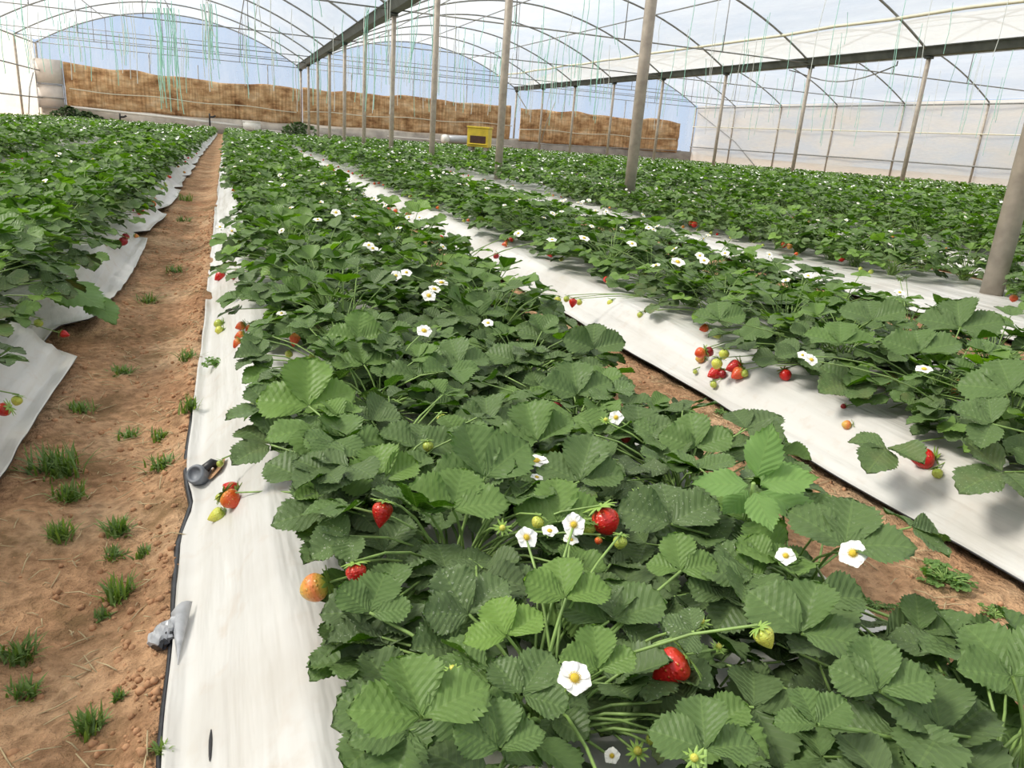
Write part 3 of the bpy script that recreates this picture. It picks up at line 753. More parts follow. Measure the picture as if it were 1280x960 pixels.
def build_plant(i):
    x, y, z, bid, row = crowns[ind[i]]; bid = int(bid); row = int(row)
    c = np.array([x, y, z]); dd = np.linalg.norm(c-EYE)
    r = np.random.default_rng(1000+i)
    near = dd < 1.75
    root = empty('strawberry_plant', c, None, 'plant')
    hl = own_l.get(i, []); hf = own_f.get(i, []); hb = own_b.get(i, [])
    stem = MB()
    if near or hl:
        n = 44 if near else 40
        fol = MB()
        zmax = 0.105 if (bid == 1 and y < 1.15) else 0.15
        if bid == 1 and y < 0.42: zmax = 0.085
        pos, d, nr, sz, ti, cu_ = random_leaves(n, r, 1.0, False, zmax)
        if bid == 1 and y < 1.15:
            pos[:, 2] = np.minimum(pos[:, 2], zmax*r.uniform(.5, 1.0, n)); ti[:, 0] *= 0.75; sz = sz*0.95
        # lower storey of old leaves near the sheet, tint darkened as shade in gaps
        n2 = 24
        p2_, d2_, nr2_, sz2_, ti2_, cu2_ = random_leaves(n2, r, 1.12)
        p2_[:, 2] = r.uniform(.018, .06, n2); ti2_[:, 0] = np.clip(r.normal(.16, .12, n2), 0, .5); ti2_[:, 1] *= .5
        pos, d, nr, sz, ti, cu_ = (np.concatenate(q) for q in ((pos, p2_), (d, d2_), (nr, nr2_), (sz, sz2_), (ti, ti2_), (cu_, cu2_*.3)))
        n += n2
        if bid == 2: pos[:, 2] *= 0.78
        W = pos+c
        # keep the sheet's margin on the path side free, as the photograph shows it
        ok = np.ones(n, bool)
        if bid == 1: ok &= (W[:, 0] > (0.075 if y < 0.8 else 0.03 if y < 1.5 else 0.0)) & (W[:, 0] < 0.61)
        if bid == 1 and y < 0.36: ok &= (W[:, 1] > 0.15)
        px_, py_, de_ = proj(W)
        if bid == 1:                                                  # bare soil shows between the beds here
            for (ax_, ay_, bx_, by_, rr) in ((1085, 712, 1240, 765, 60), (985, 655, 1000, 640, 24), (795, 470, 835, 486, 26), (880, 520, 905, 530, 18)):
                t_ = np.clip(((px_-ax_)*(bx_-ax_)+(py_-ay_)*(by_-ay_))/((bx_-ax_)**2+(by_-ay_)**2), 0, 1)
                ok &= np.hypot(px_-ax_-t_*(bx_-ax_), py_-ay_-t_*(by_-ay_)) > rr
        for (P, h) in hb+[q for k in own_b for q in own_b[k] if k != i and abs(q[0][0]-x) < .35 and abs(q[0][1]-y) < .35] + [q for k in own_f for q in own_f[k] if abs(q[0][0]-x) < .3 and abs(q[0][1]-y) < .3]:
            hd = float((P-EYE) @ fw); rr = h[2]*0.5+0.020/np.maximum(de_, .1)*F*0.75
            bad = (np.hypot(px_-h[0], py_-h[1]) < rr) & (de_ < hd+0.01); ok &= ~bad
        pos, d, nr, sz, ti, cu_ = pos[ok], d[ok], nr[ok], sz[ok], ti[ok], cu_[ok]
        if len(pos):
            add_leaves(fol, pos, d, nr, sz, ti, 0 if dd < 1.3 else 1, 0, cu_, r=r)
            add_stalks(stem, np.zeros((len(pos), 3))+r.normal(0, .01, (len(pos), 3))*[1, 1, 0], pos, 0.0014, 0.0010, 0.03, 5, 5)
        for P, h in hl:
            P2, dv, nrm, k = img_dir(h[0], h[1], P[2], h[2], h[7])
            size = min(h[3]*k, 0.075) if near else min(h[3]*k, 0.06)
            size = min(size, h[3]*mpp(P)*1.25)
            add_leaves(fol, [P-c], [dv], [nrm], size, [(h[4], h[6], 0.3 if h[4] < .27 and h[5] < .14 else 0)], 0, 0, 0.14, 1.28, r)
            add_stalks(stem, [r.normal(0, .008, 3)*[1, 1, 0]], [P-c], 0.0016, 0.0012, 0.02, 6, 7)
        if fol.n: fol.obj('foliage', M['leaf'], root, True, True)
    else:
        v = VAR[(i*7) % 12]; a = r.uniform(0, 6.28); s = r.uniform(0.88, 1.12)*(1.08 if bid != 1 else 1.0)
        for nm, me in (('foliage', v[0]), ('stem', v[1])):
            o = link(nm, me, root, (0, 0, 0), (0, 0, a), (s, s, s*(.78 if bid == 2 else 1.0)))
    # flowers
    feats = []
    for P, h in hf:
        v = EYE-P; v /= np.linalg.norm(v)
        side = np.array([0, 0, 1.0])*(1-h[4])+v*h[4] + r.normal(0, .12, 3)
        half = h[2]*0.5*mpp(P)
        if h[5] == 0:
            if half*2/mpp(P) > 17:
                q = FM[r.integers(0, 4)]
                o = put('flower', q[0], root, P, side, half, r.uniform(0, 6), 'white flower with yellow centre')
                sub('flower_centre', q[1], o); sub('calyx', q[2], o)
                if h[2] > 28: feats.append((h[2], 'an open white flower'))
            else: put('flower', FSM[r.integers(0, 3)], root, P, side, half, r.uniform(0, 6), 'white flower with yellow centre')
        else:
            q = BUD[r.integers(0, 2)]
            o = put('flower_head', q[0], root, P, side, half, r.uniform(0, 6), 'spent flower head with green sepals'); sub('calyx', q[1], o)
        st_ = stem if (near or hl) else MB()
        add_stalks(st_, [r.normal(0, .01, 3)*[1, 1, 0]], [P-c-np.array([0, 0, 0.001])], 0.0014, 0.0010, 0.03, 5, 6)
        if st_ is not stem: st_.obj('flower_stalk', M['stem'], root)
    for P, h in hb:
        dia = h[2]*mpp(P)
        a = math.radians(h[6])
        tip = cr*math.cos(a)+cu*math.sin(a)
        if h[3] is None: tip[2] = np.clip(tip[2], -.25, .1)
        tip = tip/np.linalg.norm(tip)
        zd = -tip
        L = (1.12, 1.02, 1.3)[h[5]]*dia
        top = P+zd*L*0.5
        me, ca, lo_ = berry_mesh(h[4], h[5])
        if h[2] >= 12:
            o = put('strawberry', me, root, top, zd, dia, r.uniform(0, 6), BERRYTXT[h[4]]); sub('calyx', ca, o)
        else: put('strawberry', lo_, root, top, zd, dia, r.uniform(0, 6), BERRYTXT[h[4]])
        if h[2] >= 12: feats.append((h[2], {'ripe': 'a ripe red berry', 'deep': 'a dark red berry', 'orange': 'an orange half-ripe berry', 'turning': 'a yellow-orange berry', 'green': 'a small green berry', 'yellowgreen': 'a yellow-green berry'}[h[4]]))
        st_ = stem if (near or hl) else MB()
        add_stalks(st_, [r.normal(0, .01, 3)*[1, 1, 0]], [top-c+zd*0.002], 0.0013, 0.0010, 0.035, 5, 6)
        if st_ is not stem: st_.obj('fruit_stalk', M['stem'], root)
    # further plants carry a few blossoms and fruit of their own
    if not (bid == 1 and y < 1.5):
        nf = r.choice([0, 0, 1, 1, 2, 3]) if not near else r.choice([0, 1])
        for q in range(nf):
            a = r.uniform(0, 6.28); rr = r.uniform(0.02, 0.13)
            P = c+np.array([math.cos(a)*rr, math.sin(a)*rr, r.uniform(.12, .165)])
            put('flower', FSM[r.integers(0, 3)], root, P, (r.normal(0, .4), r.normal(-.3, .4), 1), r.uniform(.010, .0135), r.uniform(0, 6), 'white flower with yellow centre')
            if near or hl: add_stalks(stem, [np.zeros(3)], [P-c], 0.0012, 0.0009, 0.02, 4, 4)
            elif dd < 3: q_ = MB(); add_stalks(q_, [np.zeros(3)], [P-c], 0.0012, 0.0009, 0.02, 4, 4); q_.obj('flower_stalk', M['stem'], root)
        if r.random() < 0.4:
            sg = -1 if row == 0 else 1
            for q in range(r.integers(1, 4)):
                P = np.array([x+sg*r.uniform(.12, .17), y+r.uniform(-.08, .08), 0]); P[2] = surf(P[0], P[1])+0.016
                mt = ['ripe', 'orange', 'green', 'yellowgreen', 'turning'][r.integers(0, 5)]
                put('strawberry', berry_mesh(mt, 0)[2], root, P-np.array([sg*.01, 0, -.004]), (-sg, r.normal(0, .6), .25), r.uniform(.015, .021), r.uniform(0, 6), BERRYTXT[mt])
                if near or hl: add_stalks(stem, [np.zeros(3)], [P-c], 0.0012, 0.0009, 0.04, 4, 4)
                elif dd < 3: q_ = MB(); add_stalks(q_, [np.zeros(3)], [P-c], 0.0012, 0.0009, 0.04, 4, 4); q_.obj('fruit_stalk', M['stem'], root)
    if stem.n:
        stem.obj('stem', M['stem'], root)
    return root, feats, near

plants = []
feat_of = {}
for i in range(NIND):
    plants.append(build_plant(i)); feat_of[i] = plants[-1][1]
rowword = {0: 'left', 1: 'right'}
for i, (root, feats, near) in enumerate(plants):
    x, y, z, bid, row = crowns[ind[i]]; bid = int(bid); row = int(row)
    q = near_rank.get(i)
    if q is not None and q < 13 and bid in BEDTXT:
        side = rowword[row]
        fs = []
        for _, t in sorted(feats, key=lambda t: -t[0]):
            if t not in fs: fs.append(t)
        extra = (' bearing ' + ' and '.join(fs[:1])) if fs else ''
        nm = {1: 'front bed', 2: 'second bed', -100: 'bed left of path'}[bid]
        root['label'] = f'strawberry plant{extra}, {ORD[q]} in {side} row of {nm}'
        root['group'] = f'strawberry plants of {BEDTXT[bid]}'
    else:
        if not (-15 < pxx[ind[i]] < 1295 and pyy[ind[i]] < 985):
            eg = 'bottom' if pyy[ind[i]] >= 985 else 'left' if pxx[ind[i]] < 0 else 'right'
            root['label'] = f'strawberry plant cut off by the {eg} picture edge'
            root['group'] = f'strawberry plants at the {eg} picture edge'
        elif bid in (1, 2, -100):
            far = 'nearer stretch' if y < 4.2 else 'further stretch'
            nm = {1: 'front bed', 2: 'second bed', -100: 'bed left of path'}[bid]
            root['label'] = f'leafy strawberry plant in the {far} of {nm}, {rowword[row]} row'
            root['group'] = f'strawberry plants, {far}, {nm}, {rowword[row]} row'
        elif bid == 3:
            root['label'] = f'leafy strawberry plant in {rowword[row]} row just behind the first posts'
            root['group'] = f'strawberry plants just behind the first posts, {rowword[row]} row'
        elif bid < 0:
            root['label'] = 'leafy strawberry plant in the beds at the left edge, beyond the path-side bed'
            root['group'] = 'strawberry plants in the left-hand beds'
        else:
            root['label'] = 'leafy strawberry plant in the beds beyond the strip behind the first posts'
            root['group'] = 'strawberry plants in the right-hand beds'

# ------------------------------------------------------------------ the rest of the crop: nobody could count it
def crop_mass():
    mb = MB()
    r = np.random.default_rng(5)
    P = crowns[rest]
    dd = np.linalg.norm(P[:, :3]-EYE, axis=1)
    for lo_, hi_, n, lod, sc_ in ((0, 2.3, 38, 1, 1.0), (2.3, 7, 34, 2, 1.15), (7, 14, 20, 2, 1.4), (14, 90, 11, 2, 1.75)):
        S = P[(dd >= lo_) & (dd < hi_)]
        if not len(S): continue
        m_ = len(S)
        u = np.sqrt(r.random((m_, n))); az = r.uniform(0, 2*PI, (m_, n))
        rad = 0.02+0.16*u; h = (0.165-0.10*u**1.8)*(0.85 if lo_ > 10 else 1.0)*r.uniform(.75, 1.15, (m_, n)) * (r.uniform(.85, 1.2, (m_, 1)))
        pos = np.stack([S[:, None, 0]+np.cos(az)*rad, S[:, None, 1]+np.sin(az)*rad, S[:, None, 2]+h], -1).reshape(-1, 3)
        az = az.ravel(); uu = u.ravel()
        a2 = az+r.uniform(-.8, .8, len(az)); pit = 0.3-0.6*uu+r.uniform(-.25, .25, len(az))
        d = np.stack([np.cos(a2)*np.cos(pit), np.sin(a2)*np.cos(pit), np.sin(pit)], 1)
        nr = np.stack([np.cos(a2)*.4*uu, np.sin(a2)*.4*uu, np.ones(len(az))], 1)+r.normal(0, .22, (len(az), 3))
        t = np.clip(0.58-0.30*uu+r.normal(0, .2, len(az)), .02, 1)
        t = np.where(r.random(len(az)) < .12, r.uniform(.6, .95, len(az)), t)
        ti = np.stack([t, np.where(r.random(len(az)) < .25, .5, 0), np.zeros(len(az))], 1)
        add_leaves(mb, pos, d, nr, r.uniform(.034, .046, len(az))*sc_, ti, lod, 0, .15+r.uniform(-.2, .2, len(az)), 1.2, r)
        # blossoms: little five-petalled stars
        nf = int(m_*(1.3 if lo_ < 7 else 0.9 if lo_ < 14 else .42))
        k = r.integers(0, m_, nf); a = r.uniform(0, 2*PI, nf); rr = r.uniform(.01, .15, nf)
        C = np.stack([S[k, 0]+np.cos(a)*rr, S[k, 1]+np.sin(a)*rr, S[k, 2]+r.uniform(.14, .20, nf)], 1)
        nz = np.stack([r.normal(-.1, .35, nf), r.normal(-.45, .35, nf), np.ones(nf)], 1); nz /= np.linalg.norm(nz, axis=1)[:, None]
        ux = np.cross(nz, [0, 1, 0]); ux /= np.linalg.norm(ux, axis=1)[:, None]; uy = np.cross(nz, ux)
        R_ = r.uniform(.011, .015, nf)*(1.0 if lo_ < 7 else 1.1 if lo_ < 14 else 1.25)
        ang = np.arange(10)*2*PI/10; rad10 = np.where(np.arange(10) % 2 == 0, 1.0, 0.62)
        ring = C[:, None]+R_[:, None, None]*rad10[None, :, None]*(np.cos(ang)[None, :, None]*ux[:, None]+np.sin(ang)[None, :, None]*uy[:, None])
        Vf = np.concatenate([ring, (C-nz*(R_*.2)[:, None])[:, None]], 1)
        T = np.array([(10, q, (q+1) % 10) for q in range(10)])
        Tf = (T[None]+(np.arange(nf)*11)[:, None, None]).reshape(-1, 3)
        mb.add(Vf.reshape(-1, 3), None, Tf, 1)
    # berries beside the rows that show
    near_ = P[(dd < 12) & (r.random(len(P)) < .25)]
    prof = berry_profile(0)[::3]
    for q in near_:
        sg = -1 if q[4] == 0 else 1
        px_ = q[0]+sg*r.uniform(.13, .18); py_ = q[1]+r.uniform(-.1, .1)
        b_ = MB(); lathe(b_, prof, 7)
        V = xform(b_.V[0]*0.02, frame((0, 1, 0), (sg*-1, 0, .3)), (px_, py_, surf(px_, py_)+.016))
        mb.add(V, b_.Q[0][0], None, 2 if r.random() < .6 else 3, None, b_.U[0])
    o = mb.obj('strawberry_foliage', [M['leaf'], M['petal'], M['ripe'], M['orange']], None, True, True)
    tag(o, 'mass of strawberry plants with white blossoms filling the beds to the far wall', 'plants', None, 'stuff')
crop_mass()

# ------------------------------------------------------------------ soil
def spaced(a, b, d0, g):
    out = [a]; d = d0
    while out[-1] < b: out.append(out[-1]+d); d *= g
    return np.array(out)
xs = np.concatenate([np.linspace(-9, -1.2, 22), np.linspace(-1.1, -0.42, 8), np.arange(-0.38, 0.02, 0.008), np.linspace(0.05, 0.60, 8), np.arange(0.62, 0.98, 0.012), np.linspace(1.02, 1.6, 6), np.arange(1.64, 2.5, 0.04), np.linspace(2.6, 24, 60)])
ys = np.concatenate([np.linspace(-4, 0.2, 8), spaced(0.25, 34.5, 0.008, 1.014)])
Xg, Yg = np.meshgrid(xs, ys, indexing='xy')
Zg = gz(Yg)
inaisle = ((Xg > -0.40) & (Xg < 0.03)) | ((Xg > 0.60) & (Xg < 0.98)) | ((Xg > 1.62) & (Xg < 2.5))
amp = np.where(inaisle, 1.0, 0.0)*np.clip(3.5/np.maximum(Yg, 1), 0.15, 1)
Zg = Zg+amp*(0.030*fbm(Xg*6, Yg*5, 1, 2)+0.018*fbm(Xg*24, Yg*20, 5, 3)+0.016*np.clip(fbm(Xg*60, Yg*55, 11, 2), 0, 1))
Zg = Zg-0.012*np.exp(-((Xg+0.19)/0.07)**2)+0.018*np.exp(-((Xg+0.075)/0.03)**2)*np.clip(1.4-Yg*.1, 0, 1)
Zg = np.where(inaisle, Zg, gz(Yg)-0.004)
o = MB().add(np.stack([Xg, Yg, Zg], -1).reshape(-1, 3), grid_faces(len(xs), len(ys))).obj('floor', M['soil'])
tag(o, 'reddish brown soil floor of the greenhouse', None, None, 'structure')
o = box(MB(), (-120, -60, -0.75), (160, 200, -0.42)).obj('ground_outside', M['outsoil']); tag(o, 'sandy ground outside the greenhouse', None, None, 'structure')

def soil_z(x, y):
    return float(gz(y))+min(1, 3.5/max(y, 1))*(0.030*float(fbm(x*6, y*5, 1, 2))+0.018*float(fbm(x*24, y*20, 5, 3)))-0.012*math.exp(-((x+0.19)/0.07)**2)+0.018*math.exp(-((x+0.075)/0.03)**2)

# ------------------------------------------------------------------ mulch sheets
def edge_notch(y):
    """path-side edge of the sheet on the left bed: laid in overlapping lengths"""
    e = 0.0
    for y0, y1, d in ((1.66, 1.93, 0.075), (3.26, 3.40, .07), (4.1, 4.35, .05), (5.4, 5.6, .05), (6.6, 6.8, .05), (8.2, 8.4, .04), (10, 10.3, .04)):
        e = e + d*np.clip(1-np.abs(y-(y0+y1)/2)/((y1-y0)/2)*0.9, 0, .45)*2.2
    return e
BEDNAME = {1: 'white plastic mulch sheet along the wide front bed', 2: 'white plastic mulch sheet on the second bed, beyond the right soil path', 3: 'white plastic mulch sheet around the first row of posts', -100: 'grey-white plastic mulch sheet with jagged edge, left of the soil path'}
def mulch(L, R, c, bid):
    close = bid in (1, 2, 3, -100)
    nu = 60 if close else 7
    yv = spaced(0.05, YW-0.7, 0.012, 1.017) if close else np.linspace(-0.5, YW-0.7, 60)
    u = np.linspace(0, 1, nu)
    if close: u = 0.5-0.5*np.cos(PI*u)*(0.75)-0.5*0.25*(1-2*u); u = (u-u[0])/(u[-1]-u[0])
    U, Y = np.meshgrid(u, yv, indexing='xy')
    e0 = 0.014*(vnoise(Y*2.2, Y*0, bid % 91)-0.5)*2+0.006*(vnoise(Y*9, Y*0, 7)-.5)
    e1 = 0.014*(vnoise(Y*2.0, Y*0+3, bid % 91)-0.5)*2
    if bid == 3: e0 = e0*3+0.10*(vnoise(Y*1.1, Y*0, 55)-.3)
    if bid == 1: e0 = e0*0.5 + 0.012*np.exp(-((Y-0.95)/0.06)**2)
    Lx = L+e0; Rx = R+e1
    if bid == -100: Rx = Rx-edge_notch(Y)
    X = Lx+(Rx-Lx)*U
    tl = sstep((X-Lx)/(0.34 if bid == 3 else 0.11)); tr_ = sstep((Rx-X)/0.11)
    Z = 0.016+(0.022 if bid == 3 else 0.078)*np.minimum(tl, tr_)+sheet_wrinkle(X, Y, bid % 97)+gz(Y)
    if close:
        ed = np.minimum((X-Lx), (Rx-X))
        Z = Z+0.010*np.exp(-(ed/0.012)**2)*vnoise(Y*5, Y*0, 3)       # lifted, curling edge
        Z = Z+0.006*np.sin(X*190+5*vnoise(Y*2, X*9, 4))*np.exp(-((ed-.05)/.05)**2)*vnoise(Y*1.3, X*2, 8)
        if bid == 1:                                                  # folds fanning out from the first plants
            th = np.arctan2(Y-0.92, X-0.03)
            rr = np.hypot(Y-0.92, X-0.03)
            Z = Z+0.007*np.sin(th*19+1.5*np.sin(th*7))*np.exp(-(rr/0.34)**2)*np.clip((rr-.07)*6, 0, 1)*(Y < .92)*np.clip((X+.05)*14, 0, 1)
        if bid == -100:
            Z = Z+0.010*np.sin((X*0.8+Y*0.55)*95)*np.exp(-((Rx-X-.05)/.06)**2)*vnoise(Y*2.1, Y*0, 21)
    o = MB().add(np.stack([X, Y, Z], -1).reshape(-1, 3), grid_faces(nu, len(yv))).obj('mulch_sheet', [M['mulch'], M['blackfilm']])
    if close:
        so = o.modifiers.new('thickness', 'SOLIDIFY'); so.thickness = 0.0025; so.offset = -1; so.material_offset = 1; so.material_offset_rim = 1
    side = 'left' if bid < 0 else 'right'
    if bid in BEDNAME: tag(o, BEDNAME[bid], 'plastic sheet', 'plastic mulch sheets on the beds')
    elif bid < 0: tag(o, f'white mulch sheet under the {ORD[bid+100]} bed left of the path-side left bed', 'plastic sheet', 'plastic mulch sheets on the beds')
    else: tag(o, f'white mulch sheet under the {ORD[bid-4]} bed right of the first posts\' bed', 'plastic sheet', 'plastic mulch sheets on the beds')
    return o
SHEET = {}
for b_ in BEDS:
    if b_[3] <= 7: SHEET[b_[3]] = mulch(*b_)

# rolled black underside along the near sheet's left edge
ye = spaced(0.2, 1.35, 0.03, 1.03)
pts = np.stack([-0.065+0.5*(0.014*(vnoise(ye*2.2, ye*0, 1)-0.5)*2+0.006*(vnoise(ye*9, ye*0, 7)-.5))+0.012*np.exp(-((ye-0.95)/0.06)**2)-0.002, ye, 0.014+0.004*vnoise(ye*8, ye*0, 2)+0*ye], 1)
o = tube(MB(), pts, 0.0034*(0.6+0.8*vnoise(ye*6, ye*0, 5)), 8).obj('rolled_edge', M['blackfilm'], SHEET[1]); o['label'] = 'dark rolled underside along the left edge'
# folded grey corner and a slit
p0 = on_sheet(241, 757, .001); p1 = at(214, 772, .022); p2 = on_sheet(223, 836, .001)
mb = MB()
V = []
for s in np.linspace(0, 1, 7):
    for t in np.linspace(0, 1, 5):
        q = p0*(1-s)*(1-t)+p1*(1-s)*t+p2*s
        q[2] = max(q[2], surf(q[0], q[1]))+0.006*math.sin(t*3.1)*(1-s)+0.005; V.append(q)
mb.add(V, grid_faces(5, 7)); o = mb.obj('folded_corner', M['greyfilm'], SHEET[1]); o['label'] = 'grey folded-back corner of the sheet'
so = o.modifiers.new('thickness', 'SOLIDIFY'); so.thickness = 0.001
mb = MB(); q0 = at(262, 880, .06); q1 = at(260, 918, .06)
pts = []
for s in np.linspace(0, 1, 7):
    q = q0*(1-s)+q1*s; pts.append((q[0], q[1], surf(q[0], q[1])+0.0012))
o = tube(mb, pts, [0.0004, .001, .0014, .0014, .0012, .001, .0003], 6).obj('slit', M['black'], SHEET[1])
# hole in the sheet with soil showing
pc = on_sheet(269, 590, 0.002)
mb = MB(); a = np.linspace(0, 2*PI, 15)[:-1]
ringo = np.array([(pc[0]+(.0125+.003*math.sin(3*t))*math.cos(t), pc[1]+(.018+.004*math.sin(2*t+1))*math.sin(t), 0) for t in a])
for q in ringo: q[2] = surf(q[0], q[1])+0.0045
mb.add(np.vstack([ringo, [[pc[0], pc[1], surf(pc[0], pc[1])+.0045]]]), None, [(14, k, (k+1) % 14) for k in range(14)])
o = mb.obj('hole', M['soil'], SHEET[1]); o['label'] = 'hole in the sheet with brown soil showing'

# drip-line end: grey plug, black hose going into the hole
pp = on_sheet(249, 594, 0.012); hp = on_sheet(270, 584, 0.006)
root = empty('drip_line_end', pp, 'grey round drip-line end plug with black hose at the front bed sheet edge', 'hose end')
vdir = (EYE-pp)/np.linalg.norm(EYE-pp); ax = vdir*0.7+np.array([-.5, 0, .2]); ax /= np.linalg.norm(ax)
R = np.array(rot_to(ax).to_matrix())
mb = MB(); lathe(mb, [(0, -.016), (.012, -.016), (.0135, -.012), (.0135, .008), (.012, .011), (.009, .011), (.0085, .008), (0, .008)], 20)
mb.V = [xform(v, R, (0, 0, 0)) for v in mb.V]; mb.obj('plug', M['greyplug'], root)
mb = MB(); hh = hp-pp
tube(mb, [(0.006, 0.002, 0), hh*0.4+np.array([0, 0, .006]), hh*.75+np.array([0, .003, .008]), hh+np.array([.004, .006, .0])], [.006, .0065, .006, .0055], 10); mb.obj('hose', M['black'], root)

# crumpled scrap of torn film beside the fold
pp = at(206, 790, .022)
root = empty('torn_film_scrap', pp, 'crumpled silver and black torn film scrap sticking out at the sheet edge', 'plastic scrap')
def crumple(cx, rad, L, seed, d):
    r = np.random.default_rng(seed); n = 14; k = 9
    ang = np.arange(n)*2*PI/n; V = []
    for j in range(k):
        s = j/(k-1); rr = rad*(0.5+0.8*math.sin(PI*min(.95, .12+s*.9)))
        for a in ang: V.append((rr*math.cos(a)*r.uniform(.6, 1.25), (s-.5)*L, rr*0.75*math.sin(a)*r.uniform(.55, 1.25)))
    V = np.array(V); Q = grid_faces(n, k, 0, True)
    mb = MB(); mb.add(xform(V, frame(d, (0, 0, 1)), cx), Q, [(0, i+1, i) for i in range(1, n-1)]+[((k-1)*n, (k-1)*n+i, (k-1)*n+i+1) for i in range(1, n-1)])
    return mb
dd_ = at(240, 752, .03)-pp
crumple((0, 0, 0), .008, .034, 3, dd_).obj('film_lump', M['greyfilm'], root, False)
crumple((.001, -.005, -.003), .007, .026, 4, dd_).obj('film_lump', M['blackfilm'], root, False)
crumple(dd_*0.42, .003, .02, 6, dd_).obj('film_neck', M['greyfilm'], root, False)

# ------------------------------------------------------------------ weeds, grass tufts, straw, clods in the paths
def grass_tuft(px, py, wpx, tone, label, n=34, hpx=None):
    P = at(px, py, 0.0)
    for _ in range(6): P = at(px, py, soil_z(P[0], P[1])+0.004)
    k = mpp(P); R_ = wpx*0.62*k; H_ = (hpx or wpx*0.75)*k*1.15; n = int(n*1.9)
    P[2] = soil_z(P[0], P[1])-0.002
    root = empty('grass_tuft', P, label, 'weed', 'grass tufts and weeds in the left soil path')
    mb = MB(); r = np.random.default_rng(int(px*7+py))
    for q in range(n):
        az = r.uniform(0, 2*PI); lean = r.uniform(.1, 1.0); L = H_*r.uniform(.6, 1.25); w = 0.0011*r.uniform(.7, 1.5)+k*.35
        b0 = np.array([r.normal(0, R_*.28), r.normal(0, R_*.22), 0]); out_ = np.array([math.cos(az), math.sin(az), 0]); sd = np.array([-math.sin(az), math.cos(az), 0])
        V = []
        for s in np.linspace(0, 1, 5):
            c = b0+out_*(R_*lean*(s**1.5))+np.array([0, 0, L*s*(1-0.45*lean*s)]); ww = w*(1-s)**.6+.0001
            V += [c-sd*ww, c+sd*ww]
        Q = [(2*j, 2*j+1, 2*j+3, 2*j+2) for j in range(4)]
        mb.add(V, Q, None, 0, (np.clip(tone+r.normal(0, .15), 0, 1), 0, 0.5 if r.random() < .15 else 0), [(0.5, 0)]*len(V))
    mb.obj('blades', M['grass'], root, True, True)
TUFTS = [(150, 745, 44, .75, 'bright green grass tuft in the path below the straw-covered patch', 46, 34), (75, 672, 36, .8, 'bright green grass tuft left in the path, above the tall dry straws', 46, 28),
 (72, 588, 70, .35, 'wide dark green grass patch in shade of the left sheet', 80, 34), (86, 622, 46, .45, 'mid green grass clump just below the wide dark patch', 44, 26),
 (150, 664, 40, .45, 'green grass clump in the middle of the path, upslope of the bright tuft', 40, 24), (114, 912, 44, .6, 'green grass tuft at the bottom of the picture, left path', 50, 36),
 (25, 822, 50, .45, 'grass tuft by the left picture edge under the dry stalks', 50, 32), (32, 866, 40, .5, 'small grass tuft just below the tuft at the left edge', 36, 26),
 (203, 582, 40, .5, 'spreading weed tuft near the grey plug, in the path', 40, 18), (201, 546, 26, .55, 'small green tuft upslope of the spreading weed', 26, 14),
 (152, 465, 34, .5, 'flat green tuft across the path from the sheet corner', 34, 12), (238, 512, 22, .75, 'bright weed hugging the front bed sheet edge', 26, 24),
 (186, 378, 36, .5, 'green tuft in the middle of the path beside the leafy left bed', 36, 14), (234, 447, 30, .45, 'grey-green tuft near the front bed sheet, upper path', 28, 14),
 (98, 512, 40, .45, 'low leafy tuft at the notch of the left sheet', 34, 14), (143, 693, 30, .4, 'low dark tuft below the mid path clump', 26, 14),
 (180, 690, 26, .4, 'thin tuft on the path beside the front bed slope', 22, 14), (203, 938, 24, .85, 'bright green seedling tuft at the bottom near the sheet edge', 20, 20),
 (221, 338, 26, .5, 'small tuft high in the path near a notch', 24, 11), (232, 250, 26, .55, 'distant green tuft in the upper path', 22, 10), (228, 275, 22, .45, 'distant dull tuft just below the upper path tuft', 20, 8), (160, 545, 30, .4, 'pale grassy tuft upslope of the dark patch', 26, 16), (128, 770, 26, .35, 'dull tuft next to the bright tuft by loose straw', 22, 16), (150, 870, 22, .35, 'thin pale tuft above the bottom grass tuft', 18, 16)]
for t in TUFTS: grass_tuft(t[0], t[1], t[2], t[3], t[4], t[5], t[6])

mb = MB(); r = np.random.default_rng(12)
for q in range(1100):
    y = 0.35+r.random()**1.6*4.5; x = r.uniform(-.29, -.07)
    if r.random() < .25: x = r.uniform(.66, .9); y = r.uniform(.5, 2.2)
    if abs(x+.19) > .1 and r.random() < .4 and x < 0: continue
    z = soil_z(x, y)+.004; a = r.uniform(0, PI); L = r.uniform(.005, .036)
    d = np.array([math.cos(a), math.sin(a), r.normal(0, .15)])*L
    tube(mb, [np.array([x, y, z])-d*.5, np.array([x, y, z+r.uniform(0, .003)])+r.normal(0, .001, 3), np.array([x, y, z])+d*.5], [.0006, .0008, .0005], 4)
tag(mb.obj('straw_litter', M['straw']), 'loose dry straw and stalks scattered over the soil paths', 'straw', None, 'stuff')
mb = MB()
base = []
for j in range(4):
    for i in range(6): base.append((math.cos(i*PI/3)*math.sin(PI*(j+.5)/4), math.sin(i*PI/3)*math.sin(PI*(j+.5)/4), math.cos(PI*(j+.5)/4)))
base = np.array(base); bq = grid_faces(6, 4, 0, True)
for q in range(2600):
    y = 0.35+r.random()**1.8*4; x = -0.075+r.normal(0, .025) if r.random() < .6 else r.uniform(-.29, -.07)
    if r.random() < .15: x = r.uniform(.68, .9); y = r.uniform(.5, 2)
    if x > -.07 and x < .6: continue
    s = (.0009+.0034*r.random()**2)*(1+.12*y)
    mb.add(base*r.uniform(.7, 1.2, (24, 1))*s*np.array([1.1, 1, 1.0])+np.array([x, y, soil_z(x, y)+s*.3]), bq, [(0, 2, 1), (0, 3, 2), (0, 4, 3), (0, 5, 4), (18, 19, 20), (18, 20, 21), (18, 21, 22), (18, 22, 23)])
